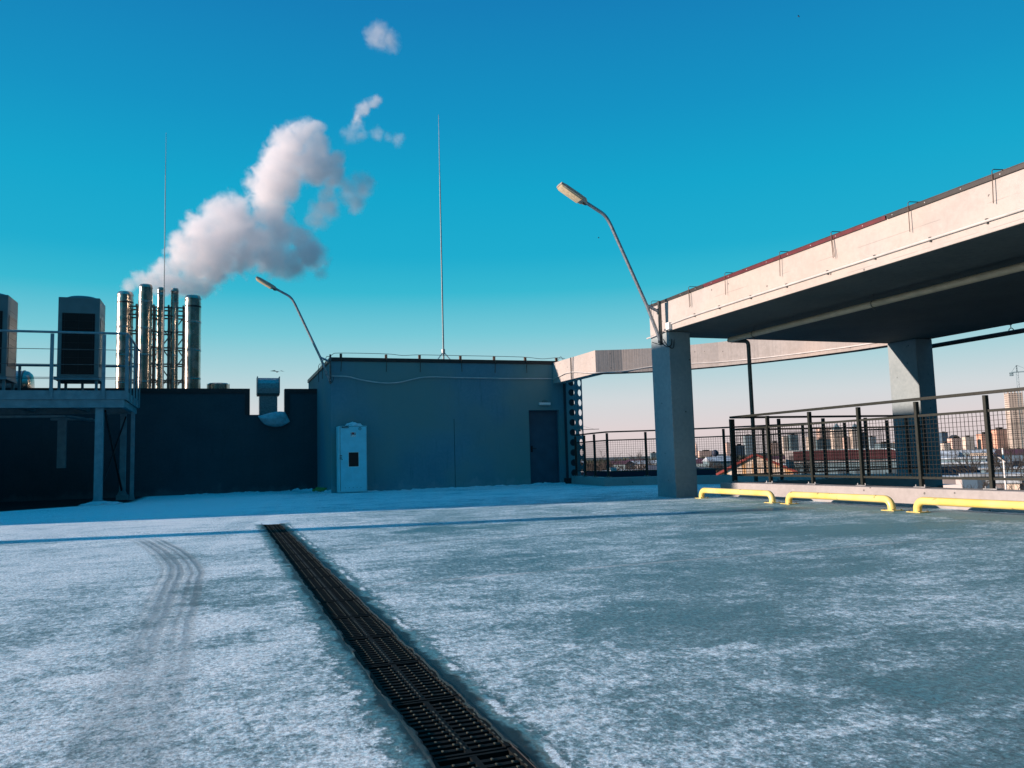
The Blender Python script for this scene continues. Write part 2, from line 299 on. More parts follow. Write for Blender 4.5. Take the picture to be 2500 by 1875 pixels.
# ------------------------------------------------------------------ mesh helpers
class MB:
    def __init__(s): s.v = []; s.f = []; s.mi = []; s.cur = 0
    def add(s, vs, fs):
        o = len(s.v); s.v += [tuple(v) for v in vs]
        for f in fs: s.f.append([i+o for i in f]); s.mi.append(s.cur)
        return s
    def box(s, x0, x1, y0, y1, z0, z1):
        vs = [(x, y, z) for z in (z0, z1) for y in (y0, y1) for x in (x0, x1)]
        return s.add(vs, [(0, 2, 3, 1), (4, 5, 7, 6), (0, 1, 5, 4), (2, 6, 7, 3), (0, 4, 6, 2), (1, 3, 7, 5)])
    def tube(s, pts, r, n=8, caps=True, taper=None):
        pts = [Vector(p) for p in pts]; k = len(pts); base = len(s.v)
        up = None
        for i, p in enumerate(pts):
            d = (pts[min(i+1, k-1)] - pts[max(i-1, 0)])
            d = d.normalized() if d.length > 1e-9 else Vector((0, 0, 1))
            if up is None: up = d.orthogonal().normalized()
            else:
                up = (up - d*up.dot(d))
                up = up.normalized() if up.length > 1e-6 else d.orthogonal().normalized()
            sd = d.cross(up)
            rr = r if taper is None else r*taper[i]
            for j in range(n):
                a = 2*math.pi*j/n
                s.v.append(tuple(p + (up*math.cos(a) + sd*math.sin(a))*rr))
        for i in range(k-1):
            for j in range(n):
                a = base+i*n+j; b2 = base+i*n+(j+1) % n
                s.f.append([a, b2, b2+n, a+n]); s.mi.append(s.cur)
        if caps:
            s.f.append([base+j for j in range(n)][::-1]); s.mi.append(s.cur)
            s.f.append([base+(k-1)*n+j for j in range(n)]); s.mi.append(s.cur)
        return s
    def bar(s, a, b, w, h):                            # rectangular bar from a to b
        a, b = Vector(a), Vector(b); d = (b-a).normalized()
        ref = Vector((0, 0, 1)) if abs(d.z) < .95 else Vector((0, 1, 0))
        sd = d.cross(ref).normalized(); up = sd.cross(d)
        vs = [p + sd*(i*w/2) + up*(j*h/2) for p in (a, b) for i, j in ((-1, -1), (1, -1), (1, 1), (-1, 1))]
        return s.add(vs, [(3, 2, 1, 0), (4, 5, 6, 7), (0, 1, 5, 4), (1, 2, 6, 5), (2, 3, 7, 6), (3, 0, 4, 7)])
    def lathe(s, c, prof, n=24):                       # profile of (r, z) round a vertical axis at c
        base = len(s.v)
        for r, z in prof:
            for j in range(n):
                a = 2*math.pi*j/n; s.v.append((c[0]+r*math.cos(a), c[1]+r*math.sin(a), c[2]+z))
        for i in range(len(prof)-1):
            for j in range(n):
                a = base+i*n+j; b2 = base+i*n+(j+1) % n
                s.f.append([a, b2, b2+n, a+n]); s.mi.append(s.cur)
        s.f.append([base+(len(prof)-1)*n+j for j in range(n)]); s.mi.append(s.cur)
        s.f.append([base+j for j in range(n)][::-1]); s.mi.append(s.cur)
        return s
    def prism(s, poly, z0, z1):
        n = len(poly)
        vs = [(x, y, z0) for x, y in poly]+[(x, y, z1) for x, y in poly]
        fs = [list(range(n))[::-1], list(range(n, 2*n))]+[[i, (i+1) % n, n+(i+1) % n, n+i] for i in range(n)]
        return s.add(vs, fs)
    def strip(s, path, th, z0, z1, cap=True):          # wall of thickness th to the left of the path (th may be negative)
        q = offs(path, th); n = len(path)
        vs = [(x, y, z) for z in (z0, z1) for x, y in path]+[(x, y, z) for z in (z0, z1) for x, y in q]
        fs = []
        for i in range(n-1):
            fs += [[i, i+1, n+i+1, n+i], [2*n+i+1, 2*n+i, 3*n+i, 3*n+i+1], [n+i, n+i+1, 3*n+i+1, 3*n+i], [i+1, i, 2*n+i, 2*n+i+1]]
        if cap: fs += [[0, n, 3*n, 2*n], [n-1, 3*n-1, 4*n-1, 2*n-1]]
        return s.add(vs, fs)
    def build(s, name, mats, parent=None, smooth=False, bevel=0, segs=2, origin=None):
        me = bpy.data.meshes.new(name); me.from_pydata(s.v, [], s.f)
        mats = mats if isinstance(mats, (list, tuple)) else [mats]
        for mm in mats: me.materials.append(mm)
        for i, p in enumerate(me.polygons):
            p.material_index = s.mi[i]
        bm = bmesh.new(); bm.from_mesh(me); bmesh.ops.recalc_face_normals(bm, faces=bm.faces[:])
        if smooth:
            for f in bm.faces: f.smooth = True
            for e_ in bm.edges:
                if len(e_.link_faces) == 2 and e_.calc_face_angle(0) > R_(38): e_.smooth = False
        bm.to_mesh(me); bm.free()
        o = bpy.data.objects.new(name, me); COL.objects.link(o)
        if bevel:
            bv = o.modifiers.new('bevel', 'BEVEL'); bv.width = bevel; bv.segments = segs; bv.limit_method = 'ANGLE'; bv.angle_limit = R_(40)
            bv.harden_normals = False
        if parent:
            o.parent = parent
            pw = parent.location.copy(); q = parent.parent
            while q: pw += q.location; q = q.parent
            me.transform(Matrix.Translation(-pw))
        elif origin is not None:
            me.transform(Matrix.Translation(-Vector(origin))); o.location = origin
        return o
def offs(path, th):
    out = []; n = len(path)
    for i in range(n):
        a = Vector(path[max(i-1, 0)]); p = Vector(path[i]); b = Vector(path[min(i+1, n-1)])
        d1 = (p-a) if i else (b-p); d2 = (b-p) if i < n-1 else (p-a)
        d1.normalize(); d2.normalize()
        n1 = Vector((-d1.y, d1.x)); n2 = Vector((-d2.y, d2.x)); mm = (n1+n2).normalized()
        out.append(tuple(p+mm*(th/max(.3, mm.dot(n1)))))
    return out
def tag(o, label, cat, group=None, kind=None):
    if label: o['label'] = label
    if cat: o['category'] = cat
    if group: o['group'] = group
    if kind: o['kind'] = kind
    return o
def thing(name, label, cat, loc, group=None):
    o = bpy.data.objects.new(name, None); COL.objects.link(o); o.location = loc; o.empty_display_size = .2
    return tag(o, label, cat, group)
def struct(o): o['kind'] = 'structure'; return o
def copy_tree(o, parent=None):
    c = o.copy(); COL.objects.link(c)
    if parent: c.parent = parent
    for ch in o.children: copy_tree(ch, c)
    return c
def bez(p0, p1, p2, p3, n=8):
    out = []
    for i in range(n+1):
        t = i/n; u = 1-t
        out.append(tuple(u**3*a+3*u*u*t*b+3*u*t*t*c+t**3*d for a, b, c, d in zip(p0, p1, p2, p3)))
    return out
def spline(pts, sub=6):
    P_ = [Vector(p) for p in pts]; out = []
    for i in range(len(P_)-1):
        a = P_[max(i-1, 0)]; b = P_[i]; c = P_[i+1]; d = P_[min(i+2, len(P_)-1)]
        for k in range(sub):
            t = k/sub
            out.append(tuple(.5*((2*b)+(c-a)*t+(2*a-5*b+4*c-d)*t*t+(3*b-a-3*c+d)*t**3)))
    out.append(tuple(P_[-1])); return out

# ------------------------------------------------------------------ the deck, garage body and the land around
ARC_OUT = [(13.75, 11.85), (13.7, 13.0), (13.3, 14.7), (12.55, 16.3), (11.6, 17.5), (10.5, 18.3), (9.5, 18.75)]
mb = MB()
DX0, DX1 = .495, .725
def rect(x0, x1, y0, y1): mb.add([(x0, y0, 0), (x1, y0, 0), (x1, y1, 0), (x0, y1, 0)], [(0, 1, 2, 3)])
rect(-30, DX0, -8, 40); rect(DX0, DX1, 11.2, 40); rect(DX0, DX1, -8, -3); rect(DX1, 8.55, -8, 11.85)
poly = [(DX1, 11.85)]+ARC_OUT+[(9.5, 40), (DX1, 40)]
mb.add([(x, y, 0) for x, y in poly], [list(range(len(poly)))])
struct(mb.build('parking_deck', M['deck']))
mb = MB()                                              # the channel below the grates
mb.box(DX0-.01, DX0, -3, 11.2, -.16, -.001); mb.box(DX1, DX1+.01, -3, 11.2, -.16, -.001)
mb.box(DX0-.01, DX1+.01, -3, 11.2, -.18, -.161); mb.box(DX0, DX1, 11.2, 11.21, -.16, -.001)
struct(mb.build('drain_channel', M['asphalt']))
mb = MB(); body = [(-30, -8), (8.55, -8), (8.55, 11.85)]+ARC_OUT+[(9.5, 40), (-30, 40)]
mb.prism([(x, y) for x, y in body], -12.3, -.19)
g = mb.build('parking_building', M['column'], origin=(0, 10, -12)); tag(g, 'concrete parking building carrying the frosted roof deck', 'building')
mb = MB(); mb.box(8.555, 14.2, -8, 11.84, -12.3, -3.2)
struct(mb.build('lower_ramp_road', M['asphalt']))
def landmat():
    m, t, b = new_mat('snow_patched_land'); p = wpos(t)
    n1 = noise(t, p, .02, 8, .62, .4); n2 = noise(t, p, .35, 7, .7, .5)
    s = nd(t, 'ShaderNodeVectorMath', operation='LENGTH'); t.links.new(p, s.inputs[0])
    f = mth(t, 'ADD', mth(t, 'MULTIPLY', n1, .5), mth(t, 'MULTIPLY', n2, .5))
    c = mixc(t, maprange(t, n1, .4, .6), (.05, .045, .035), (.035, .045, .035))
    c = mixc(t, maprange(t, f, .5, .56), c, (.55, .58, .62))
    c = mixc(t, maprange(t, s.outputs['Value'], 250, 900), c, (.06, .07, .065))
    t.links.new(c, b.inputs['Base Color']); b.inputs['Roughness'].default_value = .9; return m
mb = MB(); mb.add([(-9000, -9000, -12.2), (9000, -9000, -12.2), (9000, 9000, -12.2), (-9000, 9000, -12.2)], [(0, 1, 2, 3)])
struct(mb.build('ground', landmat()))

# ------------------------------------------------------------------ drain grates
def grate_proto():
    L = .5; mb = MB(); x0, x1 = DX0+.004, DX1-.004; cx = (x0+x1)/2
    mb.box(x0, x0+.014, .003, L-.003, -.022, -.003); mb.box(x1-.014, x1, .003, L-.003, -.022, -.003)
    mb.box(cx-.009, cx+.009, .014, L-.014, -.024, -.0065)
    mb.box(x0+.014, x1-.014, .003, .014, -.022, -.006); mb.box(x0+.014, x1-.014, L-.014, L-.003, -.022, -.006)
    y = .034
    while y < L-.03:
        mb.box(x0+.014, cx-.009, y, y+.017, -.022, -.006); mb.box(cx+.009, x1-.014, y, y+.017, -.022, -.006)
        mb.cur = 1
        for xx in (x0+.045, x0+.085, cx+.035, cx+.078):
            mb.box(xx, xx+.005, y+.003, y+.013, -.006, -.0035)
        if random.random() < .8: mb.box(cx-.006, cx-.002, y, y+.017, -.005, -.0042)
        if random.random() < .8: mb.box(x1-.012, x1-.008, y-.004, y+.015, -.003, -.0022)
        mb.cur = 0; y += .0365
    return mb.build('drain_grate', [M['iron'], M['rust']])
gp = grate_proto()
GL = 'black cast iron slotted grate set end to end in the deck drain'
for i in range(26):
    o = gp if i == 0 else gp.copy()
    if i: COL.objects.link(o)
    o.location = (0, -1.99+i*.505, 0); tag(o, GL, 'drain grate', 'grates along the deck drain')
def lumpy(path, wdt, hgt, seed, segs=None, name='snow_ridge', lab=None, lift=0, mat=None):
    """irregular low ridge of snow along a path"""
    pts = spline(path, segs or 10); n = len(pts); k = 9; mb = MB(); vs = []; fs = []
    for i, p in enumerate(pts):
        a = Vector(pts[max(i-1, 0)]); b = Vector(pts[min(i+1, n-1)]); d = (b-a); d.z = 0; d.normalize(); sd = Vector((-d.y, d.x, 0))
        s = mnoise.noise(Vector((p[0]*1.7+seed, p[1]*1.7, seed)))*.6+mnoise.noise(Vector((p[0]*7, p[1]*7+seed, seed)))*.5
        ww = wdt*max(.12, .75+s); hh = hgt*max(.05, .7+s*1.1+.5*mnoise.noise(Vector((p[0]*14+seed, p[1]*14, 3))))
        if i in (0, n-1): ww *= .15; hh *= .1
        for j in range(k):
            u = -1+2*j/(k-1)
            jit = mnoise.noise(Vector((p[0]*11+j*3.1, p[1]*11+seed, j)))*.35
            z = (hh*(1-u*u)*(1+jit)) if abs(u) < .99 else -.004
            q = Vector(p)+sd*(u*ww+jit*ww*.4); vs.append((q.x, q.y, p[2]+z+lift))
    for i in range(n-1):
        for j in range(k-1):
            a = i*k+j; fs.append([a, a+1, a+k+1, a+k])
    mb.add(vs, fs)
    return tag(mb.build(name, mat or M['snow'], smooth=True), lab, 'snow', None, 'stuff')
def cover(x0, x1, y0, y1, seed, lab):              # snow lying over the end of the grates
    mb = MB(); nx, ny = 14, 26; vs = []; fs = []
    for i in range(ny+1):
        for j in range(nx+1):
            u = j/nx; v = i/ny
            edge = min(u, 1-u, v*1.5, 1-v)*4
            n_ = mnoise.noise(Vector((u*4+seed, v*5, seed)))
            vs.append((x0+(x1-x0)*u, y0+(y1-y0)*v, .012*min(1, max(-1, edge-.55+n_*1.1))))
    for i in range(ny):
        for j in range(nx):
            a = i*(nx+1)+j; fs.append([a, a+1, a+nx+2, a+nx+1])
    return tag(mb.add(vs, fs).build('snow_patch', M['snow'], smooth=True), lab, 'snow', None, 'stuff')
def ragged(side, seed, lab):                        # dark ice creeping over the edge of the grates
    mb = MB(); vs = []; fs = []; n = 700; xo = DX0-.004 if side < 0 else DX1+.004; xe = DX0 if side < 0 else DX1
    for i in range(n+1):
        y = -.5+11.6*i/n
        e_ = .006+.014*mnoise.noise(Vector((seed, y*4, 0)))+.012*mnoise.noise(Vector((seed, y*15, 1)))+.008*mnoise.noise(Vector((seed, y*45, 2)))
        e_ = max(-.004, e_)
        for k, f_ in enumerate((0, .35, .7, 1)):
            x = xo+(xe-side*e_-xo)*f_; z = (-.0008, .0025, .003, -.002)[k]+(.003*mnoise.noise(Vector((x*40, y*25, seed))) if 0 < k < 3 else 0)
            vs.append((x, y, z))
    for i in range(n):
        for k in range(3): a = i*4+k; fs.append([a, a+1, a+5, a+4])
    return tag(mb.add(vs, fs).build('slush_edge', M['deck'], smooth=True), lab, 'ice', None, 'stuff')
ragged(-1, 2.5, 'dark wet ice creeping over the left edge of the drain'); ragged(1, 7.7, 'dark wet ice creeping over the right edge of the drain')
cover(.36, .92, 10.85, 11.5, 2.2, 'snow patch covering the far end of the drain')

# ------------------------------------------------------------------ rooftop building with the door
BX0, BX1, BY, BZ = 2.70, 9.40, 21.20, 3.52
bld = thing('rooftop_building', 'flat blue-grey rendered rooftop building with a recessed door and dark roof edge', 'building', (6, 21.2, 0))
mb = MB(); DX_0, DX_1, DZ = 8.27, 9.22, 2.13
def gridwall(mb, xs, zs, y, holes):
    for i in range(len(xs)-1):
        for j in range(len(zs)-1):
            if (i, j) in holes: continue
            mb.add([(xs[i], y, zs[j]), (xs[i+1], y, zs[j]), (xs[i+1], y, zs[j+1]), (xs[i], y, zs[j+1])], [(0, 1, 2, 3)])
gridwall(mb, [BX0, DX_0, DX_1, BX1], [0, DZ, BZ], BY, {(1, 0)})
yb = BY+.22
mb.add([(DX_0, BY, 0), (DX_0, yb, 0), (DX_0, yb, DZ), (DX_0, BY, DZ)], [(0, 1, 2, 3)])
mb.add([(DX_1, BY, 0), (DX_1, yb, 0), (DX_1, yb, DZ), (DX_1, BY, DZ)], [(0, 1, 2, 3)])
mb.add([(DX_0, BY, DZ), (DX_0, yb, DZ), (DX_1, yb, DZ), (DX_1, BY, DZ)], [(0, 1, 2, 3)])
mb.add([(DX_0, yb, 0), (DX_1, yb, 0), (DX_1, yb, DZ), (DX_0, yb, DZ)], [(0, 1, 2, 3)])
mb.add([(BX0, BY, 0), (BX0, 27, 0), (BX0, 27, BZ), (BX0, BY, BZ)], [(0, 1, 2, 3)])
mb.add([(BX1, BY, 0), (BX1, 27, 0), (BX1, 27, BZ), (BX1, BY, BZ)], [(0, 1, 2, 3)])
mb.add([(BX0, 27, 0), (BX1, 27, 0), (BX1, 27, BZ), (BX0, 27, BZ)], [(0, 1, 2, 3)])
mb.add([(BX0, BY, BZ), (BX1, BY, BZ), (BX1, 27, BZ), (BX0, 27, BZ)], [(0, 1, 2, 3)])
mb.build('wall', M['stucco'], bld)
mb = MB(); mb.strip([(BX0-.03, 27.03), (BX0-.03, BY-.03), (BX1+.03, BY-.03), (BX1+.03, 27.03)], .12, BZ-.06, BZ+.045)
mb.build('roof_trim', M['trimbrown'], bld, bevel=.006)
mb = MB(); mb.box(6.035, 6.05, BY-.004, BY+.001, .03, 1.9); mb.build('expansion_joint', M['darkstucco'], bld)
dr = MB().box(DX_0+.04, DX_1-.04, yb-.06, yb-.002, .02, DZ-.04).build('door', M['door'], bld, bevel=.006)
mb = MB(); mb.box(DX_0, DX_0+.04, yb-.09, yb-.002, 0, DZ); mb.box(DX_1-.04, DX_1, yb-.09, yb-.002, 0, DZ); mb.box(DX_0+.04, DX_1-.04, yb-.09, yb-.002, DZ-.04, DZ)
mb.build('door_frame', M['door'], bld)
mb = MB(); mb.tube([(DX_0+.12, yb-.06, 1.03), (DX_0+.12, yb-.11, 1.03), (DX_0+.24, yb-.11, 1.03)], .011, 8); mb.box(DX_0+.09, DX_0+.15, yb-.068, yb-.061, .93, 1.11)
mb.build('handle', M['black'], dr, smooth=True)
wl = MB().box(8.58, 8.93, BY-.085, BY-.002, 2.27, 2.345).build('wall_light', M['whitepaint'], bld, bevel=.012)
mb = MB(); mb.tube([(8.70, BY-.03, 2.35), (8.70, BY-.03, 2.40), (8.85, BY-.02, 2.385)], .006, 6); mb.build('light_cable', M['black'], wl)
# lightning wire and its hooks along the roof edge
for x in (2.97, 4.18, 5.11, 6.28, 7.28, 8.23, 9.21):
    mb = MB(); j = random.uniform(-.02, .02)
    mb.tube([(x+j, BY-.045, 3.20+j), (x, BY-.05, 3.50), (x-.005, BY-.05, 3.60), (x-.005, BY-.03, 3.66), (x-.005, BY+.12, 3.67)], .0085, 6)
    mb.box(x-.03, x+.03, BY+.02, BY+.09, 3.565, 3.67)
    mb.build('wire_holder', M['rebar'], bld)
mb = MB(); pts = [(2.74, 24, 3.66), (2.74, 22.4, 3.62), (2.76, 21.35, 3.66), (2.97, 21.25, 3.69), (4.18, 21.25, 3.69), (4.65, 21.25, 3.655), (5.11, 21.25, 3.68), (6.28, 21.25, 3.68), (7.28, 21.25, 3.68), (8.23, 21.25, 3.67), (8.75, 21.25, 3.63), (9.21, 21.25, 3.67), (9.5, 21.3, 3.66)]
mb.tube(spline(pts, 5), .007, 6); mb.build('lightning_wire', M['galvdark'], bld)
for y in (21.9, 22.7, 23.6):
    mb = MB(); mb.tube([(BX0-.045, y, 3.15), (BX0-.05, y, 3.5), (BX0-.05, y, 3.62), (BX0-.02, y, 3.68), (BX0+.1, y, 3.68)], .0085, 6); mb.build('wire_holder', M['rebar'], bld)
mb = MB(); pts = [(2.68, 21.30, 3.05), (2.72, 21.17, 3.06), (2.80, 21.165, 3.06), (3.14, 21.165, 3.05), (3.50, 21.165, 2.965), (4.05, 21.165, 2.89), (4.52, 21.165, 2.91), (5.23, 21.165, 3.055), (6.2, 21.165, 3.05), (6.89, 21.165, 3.045), (7.62, 21.165, 3.035), (8.6, 21.165, 3.04), (9.0, 21.16, 3.04)]
mb.tube(spline(pts, 6), .017, 8); mb.build('conduit', M['cable'], bld, smooth=True)
lumpy([(3.6, 21.12, 0), (4.3, 21.1, 0), (5.2, 21.12, 0), (6.1, 21.08, 0), (7.2, 21.12, 0), (8.2, 21.1, 0)], .07, .035, 5.5, 24, 'snow_drift', 'low crumbly snow along the foot of the grey building wall')
lumpy([(8.2, 21.15, 0), (8.8, 21.2, 0), (9.3, 21.1, 0)], .11, .04, 6.5, 16, 'snow_drift', 'small snow drift against the grey door')
lumpy([(2.0, 24.3, 0), (2.3, 23.6, 0), (2.62, 22.6, 0), (2.72, 21.3, 0)], .16, .09, 9.5, 20, 'snow_drift', 'crumbled snow heap in the corner left of the grey building')
lumpy([(-1.2, 24.35, 0), (-.2, 24.3, 0), (.8, 24.34, 0), (1.9, 24.3, 0)], .10, .035, 19.5, 30, 'snow_drift', 'thin snow line along the foot of the dark parapet wall')
mb = MB(); mb.tube([(2.50, 22.8, .07), (2.66, 22.2, .06)], .055, 10); mb.tube([(2.42, 23.1, .03), (2.70, 22.8, .04)], .035, 8)
tag(mb.build('plastic_tube_piece', M['foam'], smooth=True, origin=(2.5, 22.6, 0)), 'yellow-green tube lying in the snow at the building corner', 'debris')

# ------------------------------------------------------------------ cabinet
cab = thing('electrical_cabinet', 'tall pale blue metal cabinet with a small black window standing against the building', 'cabinet', (3.2, 20.9, 0))
cx0, cx1, cy, cz = 2.82, 3.545, 20.72, 1.72
MB().box(cx0, cx1, cy+.025, 21.15, .015, cz).build('body', M['cabinet2'], cab, bevel=.01)
wx0, wx1, wz0, wz1 = 3.075, 3.325, .675, 1.035
mb = MB(); dx0, dx1, dz0, dz1 = cx0+.045, cx1-.02, .05, cz-.02
gridwall(mb, [dx0, wx0, wx1, dx1], [dz0, wz0, wz1, dz1], cy, {(1, 1)})
mb.add([(wx0, cy, wz0), (wx0, cy+.02, wz0), (wx0, cy+.02, wz1), (wx0, cy, wz1)], [(0, 1, 2, 3)])
mb.add([(wx1, cy, wz0), (wx1, cy+.02, wz0), (wx1, cy+.02, wz1), (wx1, cy, wz1)], [(0, 1, 2, 3)])
for a, b in ((dx0, dx0), (dx1, dx1)): mb.add([(a, cy, dz0), (a, cy+.023, dz0), (a, cy+.023, dz1), (a, cy, dz1)], [(0, 1, 2, 3)])
for z in (dz0, dz1): mb.add([(dx0, cy, z), (dx1, cy, z), (dx1, cy+.023, z), (dx0, cy+.023, z)], [(0, 1, 2, 3)])
cdoor = mb.build('door', M['cabinet'], cab)
mb = MB(); mb.box(dx0-.008, dx0-.001, cy+.015, cy+.024, dz0, dz1); mb.box(dx0, dx1, cy+.015, cy+.024, dz1+.001, dz1+.008); mb.box(dx1+.001, dx1+.006, cy+.015, cy+.024, dz0, dz1)
mb.build('door_seal', M['black'], cab)
MB().box(wx0, wx1, cy+.012, cy+.020, wz0, wz1).build('window_pane', M['grille'], cdoor)
mb = MB(); q = .012
mb.box(wx0-q, wx0, cy-.004, cy-.0005, wz0-q, wz1+q); mb.box(wx1, wx1+q, cy-.004, cy-.0005, wz0-q, wz1+q); mb.box(wx0, wx1, cy-.004, cy-.0005, wz0-q, wz0); mb.box(wx0, wx1, cy-.004, cy-.0005, wz1, wz1+q)
mb.build('window_rim', M['whitepaint'], cdoor)
mb = MB(); yq = cy-.003
mb.box(3.125, 3.262, yq, cy-.0005, 1.44, 1.556); mb.build('sticker', M['whitepaint'], cdoor)
mb = MB(); mb.box(3.131, 3.256, yq-.0015, yq-.0002, 1.492, 1.550); mb.build('sticker_panel', M['black'], cdoor)
mb = MB(); mb.box(3.173, 3.211, yq-.003, yq-.0018, 1.494, 1.548); mb.build('sticker_stripe', M['red'], cdoor)
mb = MB(); yl = yq-.0045; ye = yq-.0032
mb.box(3.151, 3.162, yl, ye, 1.497, 1.545); mb.box(3.143, 3.151, yl, ye, 1.532, 1.541)          # 1
mb.build('sticker_digit', M['whitepaint'], cdoor); mb = MB()
mb.box(3.217, 3.225, yl, ye, 1.497, 1.545); mb.box(3.225, 3.243, yl, ye, 1.538, 1.545); mb.box(3.225, 3.243, yl, ye, 1.515, 1.522); mb.box(3.243, 3.250, yl, ye, 1.515, 1.545)   # P
mb.build('sticker_letter', M['whitepaint'], cdoor)
for a_ in ((3.132, 3.158, 1.462, 1.472), (3.20, 3.21, 1.447, 1.452), (3.24, 3.255, 1.45, 1.456)): MB().box(a_[0], a_[1], yq-.0015, yq-.0002, a_[2], a_[3]).build('sticker_print', M['black'], cdoor)
mb = MB()
mb.tube([(3.365+.034*math.cos(a*.4), cy-.006, 1.645+.034*math.sin(a*.4)) for a in range(17)], .004, 5); mb.tube([(3.35, cy-.006, 1.665), (3.38, cy-.006, 1.64), (3.36, cy-.006, 1.63)], .004, 5)
mb.build('round_mark', M['galvdark'], cdoor)
for x in (2.98, 3.08, 3.18, 3.28, 3.38): MB().tube([(x, cy-.003, .135), (x, cy+.002, .135)], .008, 8).build('vent_hole', M['black'], cdoor)
mb = MB()
for z in (.95, .91, .87): mb.box(2.845, 2.90, cy-.012, cy-.001, z, z+.018)
mb.tube([(2.905, cy-.015, .86), (2.905, cy, .86)], .012, 8); mb.build('lock', M['galvdark'], cdoor)
mb = MB(); mb.bar((2.90, cy-.02, 1.69), (3.08, cy-.02, 1.725), .02, .012); mb.box(2.90, 3.08, cy-.025, cy-.001, 1.672, 1.682); mb.build('door_closer', M['black'], cdoor)
def lump(cx, cy_, cz_, rx, ry, rz, seed, name, lab, mat=None, kind='stuff', cat='snow'):
    bm = bmesh.new(); bmesh.ops.create_icosphere(bm, subdivisions=4, radius=1)
    for v in bm.verts:
        n_ = 1+.28*mnoise.noise(v.co*1.7+Vector((seed, 0, 0)))+.12*mnoise.noise(v.co*5+Vector((seed, 3, 0)))
        v.co = Vector((v.co.x*rx*n_, v.co.y*ry*n_, max(-.02, v.co.z)*rz*n_))
    for f in bm.faces: f.smooth = True
    me = bpy.data.meshes.new(name); bm.to_mesh(me); bm.free(); me.materials.append(mat or M['snow'])
    o = bpy.data.objects.new(name, me); COL.objects.link(o); o.location = (cx, cy_, cz_)
    return tag(o, lab, cat, None, kind)
lump(3.24, 20.93, 1.72, .22, .17, .10, 1.1, 'snow_cap', 'snow cap lying on top of the pale blue cabinet')
lump(-2.52, 19.85, 0, .40, .30, .07, 4.1, 'snow_mound', 'small snow mound round the foot of the front platform leg')

# ------------------------------------------------------------------ dark parapet wall with notch
WY = 24.5
pw = thing('parapet_wall', 'long dark blue-grey parapet wall with a square notch cut in its top', 'wall', (-2, WY, 0))
mb = MB(); gridwall(mb, [-14, .74, 1.79, 2.70], [0, 2.26, 3.0], WY, {(1, 1)}); gridwall(mb, [-14, .74, 1.79, 2.70], [0, 2.26, 3.0], WY+.28, {(1, 1)})
for a, b in ((-14, .74), (1.79, 2.7)): mb.add([(a, WY, 3), (b, WY, 3), (b, WY+.28, 3), (a, WY+.28, 3)], [(0, 1, 2, 3)])
mb.add([(.74, WY, 2.26), (1.79, WY, 2.26), (1.79, WY+.28, 2.26), (.74, WY+.28, 2.26)], [(0, 1, 2, 3)])
for x in (.74, 1.79): mb.add([(x, WY, 2.26), (x, WY+.28, 2.26), (x, WY+.28, 3), (x, WY, 3)], [(0, 1, 2, 3)])
mb.build('wall', M['darkstucco'], pw)
mb = MB(); y0, y1 = WY-.03, WY+.31
mb.box(-14, .77, y0, y1, 2.90, 3.03); mb.box(.635, .77, y0, y1, 2.262, 2.90); mb.box(1.76, 2.70, y0, y1, 2.90, 3.03); mb.box(1.76, 1.90, y0, y1, 2.262, 2.90)
mb.build('coping', M['coping'], pw)
mb = MB(); mb.box(-14, 2.7, WY+.29, 40, .02, 1.9); mb.build('roof', M['asphalt'], pw)
# tarp hanging in the notch
mb = MB(); vs = []; fs = []; nu, nv = 16, 8
top = spline([(1.0, 0, 2.22), (1.12, 0, 2.24), (1.35, 0, 2.31), (1.60, 0, 2.34), (1.76, 0, 2.33)], 4)[:17]
bot = spline([(1.0, 0, 2.20), (1.18, 0, 1.98), (1.45, 0, 1.90), (1.68, 0, 1.92), (1.90, 0, 2.04)], 4)[:17]
for j in range(nv+1):
    for i in range(nu+1):
        a, b = Vector(top[i]), Vector(bot[i]); v = j/nv; u = i/nu; p_ = a.lerp(b, v)
        d = math.sin(v*math.pi)*.16*math.sin(u*math.pi)+.03*mnoise.noise(Vector((u*5, v*4, 1)))
        vs.append((p_.x, WY-.05-d-.05*v, p_.z))
for j in range(nv):
    for i in range(nu): a = j*(nu+1)+i; fs.append([a, a+1, a+nu+2, a+nu+1])
o = mb.add(vs, fs).build('tarp', M['tarp'], smooth=True, origin=(1.45, WY, 2)); sm = o.modifiers.new('thickness', 'SOLIDIFY'); sm.thickness = .012
tag(o, 'pale crumpled sheet hanging over the lip of the wall notch', 'tarp')
# ventilation duct behind the notch
vd = thing('ventilation_duct', 'square galvanised duct with a rounded hood rising behind the wall notch', 'duct', (1.48, 28, 1.9))
mb = MB(); mb.box(1.19, 1.77, 28, 28.55, 1.9, 3.14)
for k in range(5): mb.box(1.187, 1.773, 27.996, 28.554, 2.0+k*.24, 2.012+k*.24)
mb.build('duct', M['galv'], vd)
MB().box(1.12, 1.84, 27.94, 28.62, 3.14, 3.20).build('flange', M['galvdark'], vd)
prof = [(28.6, 3.2), (28.6, 3.74), (28.35, 3.76), (28.15, 3.74), (28.03, 3.66), (27.96, 3.54), (27.94, 3.38), (27.94, 3.2)]
mb = MB(); n_ = len(prof); mb.add([(1.14, y, z) for y, z in prof]+[(1.82, y, z) for y, z in prof], [list(range(n_)), list(range(n_, 2*n_))[::-1]]+[[i, (i+1) % n_, n_+(i+1) % n_, n_+i] for i in range(n_)])
mb.box(1.11, 1.138, 27.92, 28.62, 3.2, 3.77); mb.box(1.822, 1.85, 27.92, 28.62, 3.2, 3.77)
mb.build('hood', M['galv'], vd)
vc = thing('roof_vent', 'small round steel roof vent just showing above the dark wall right of the chimneys', 'vent', (-.13, 31, 1.9))
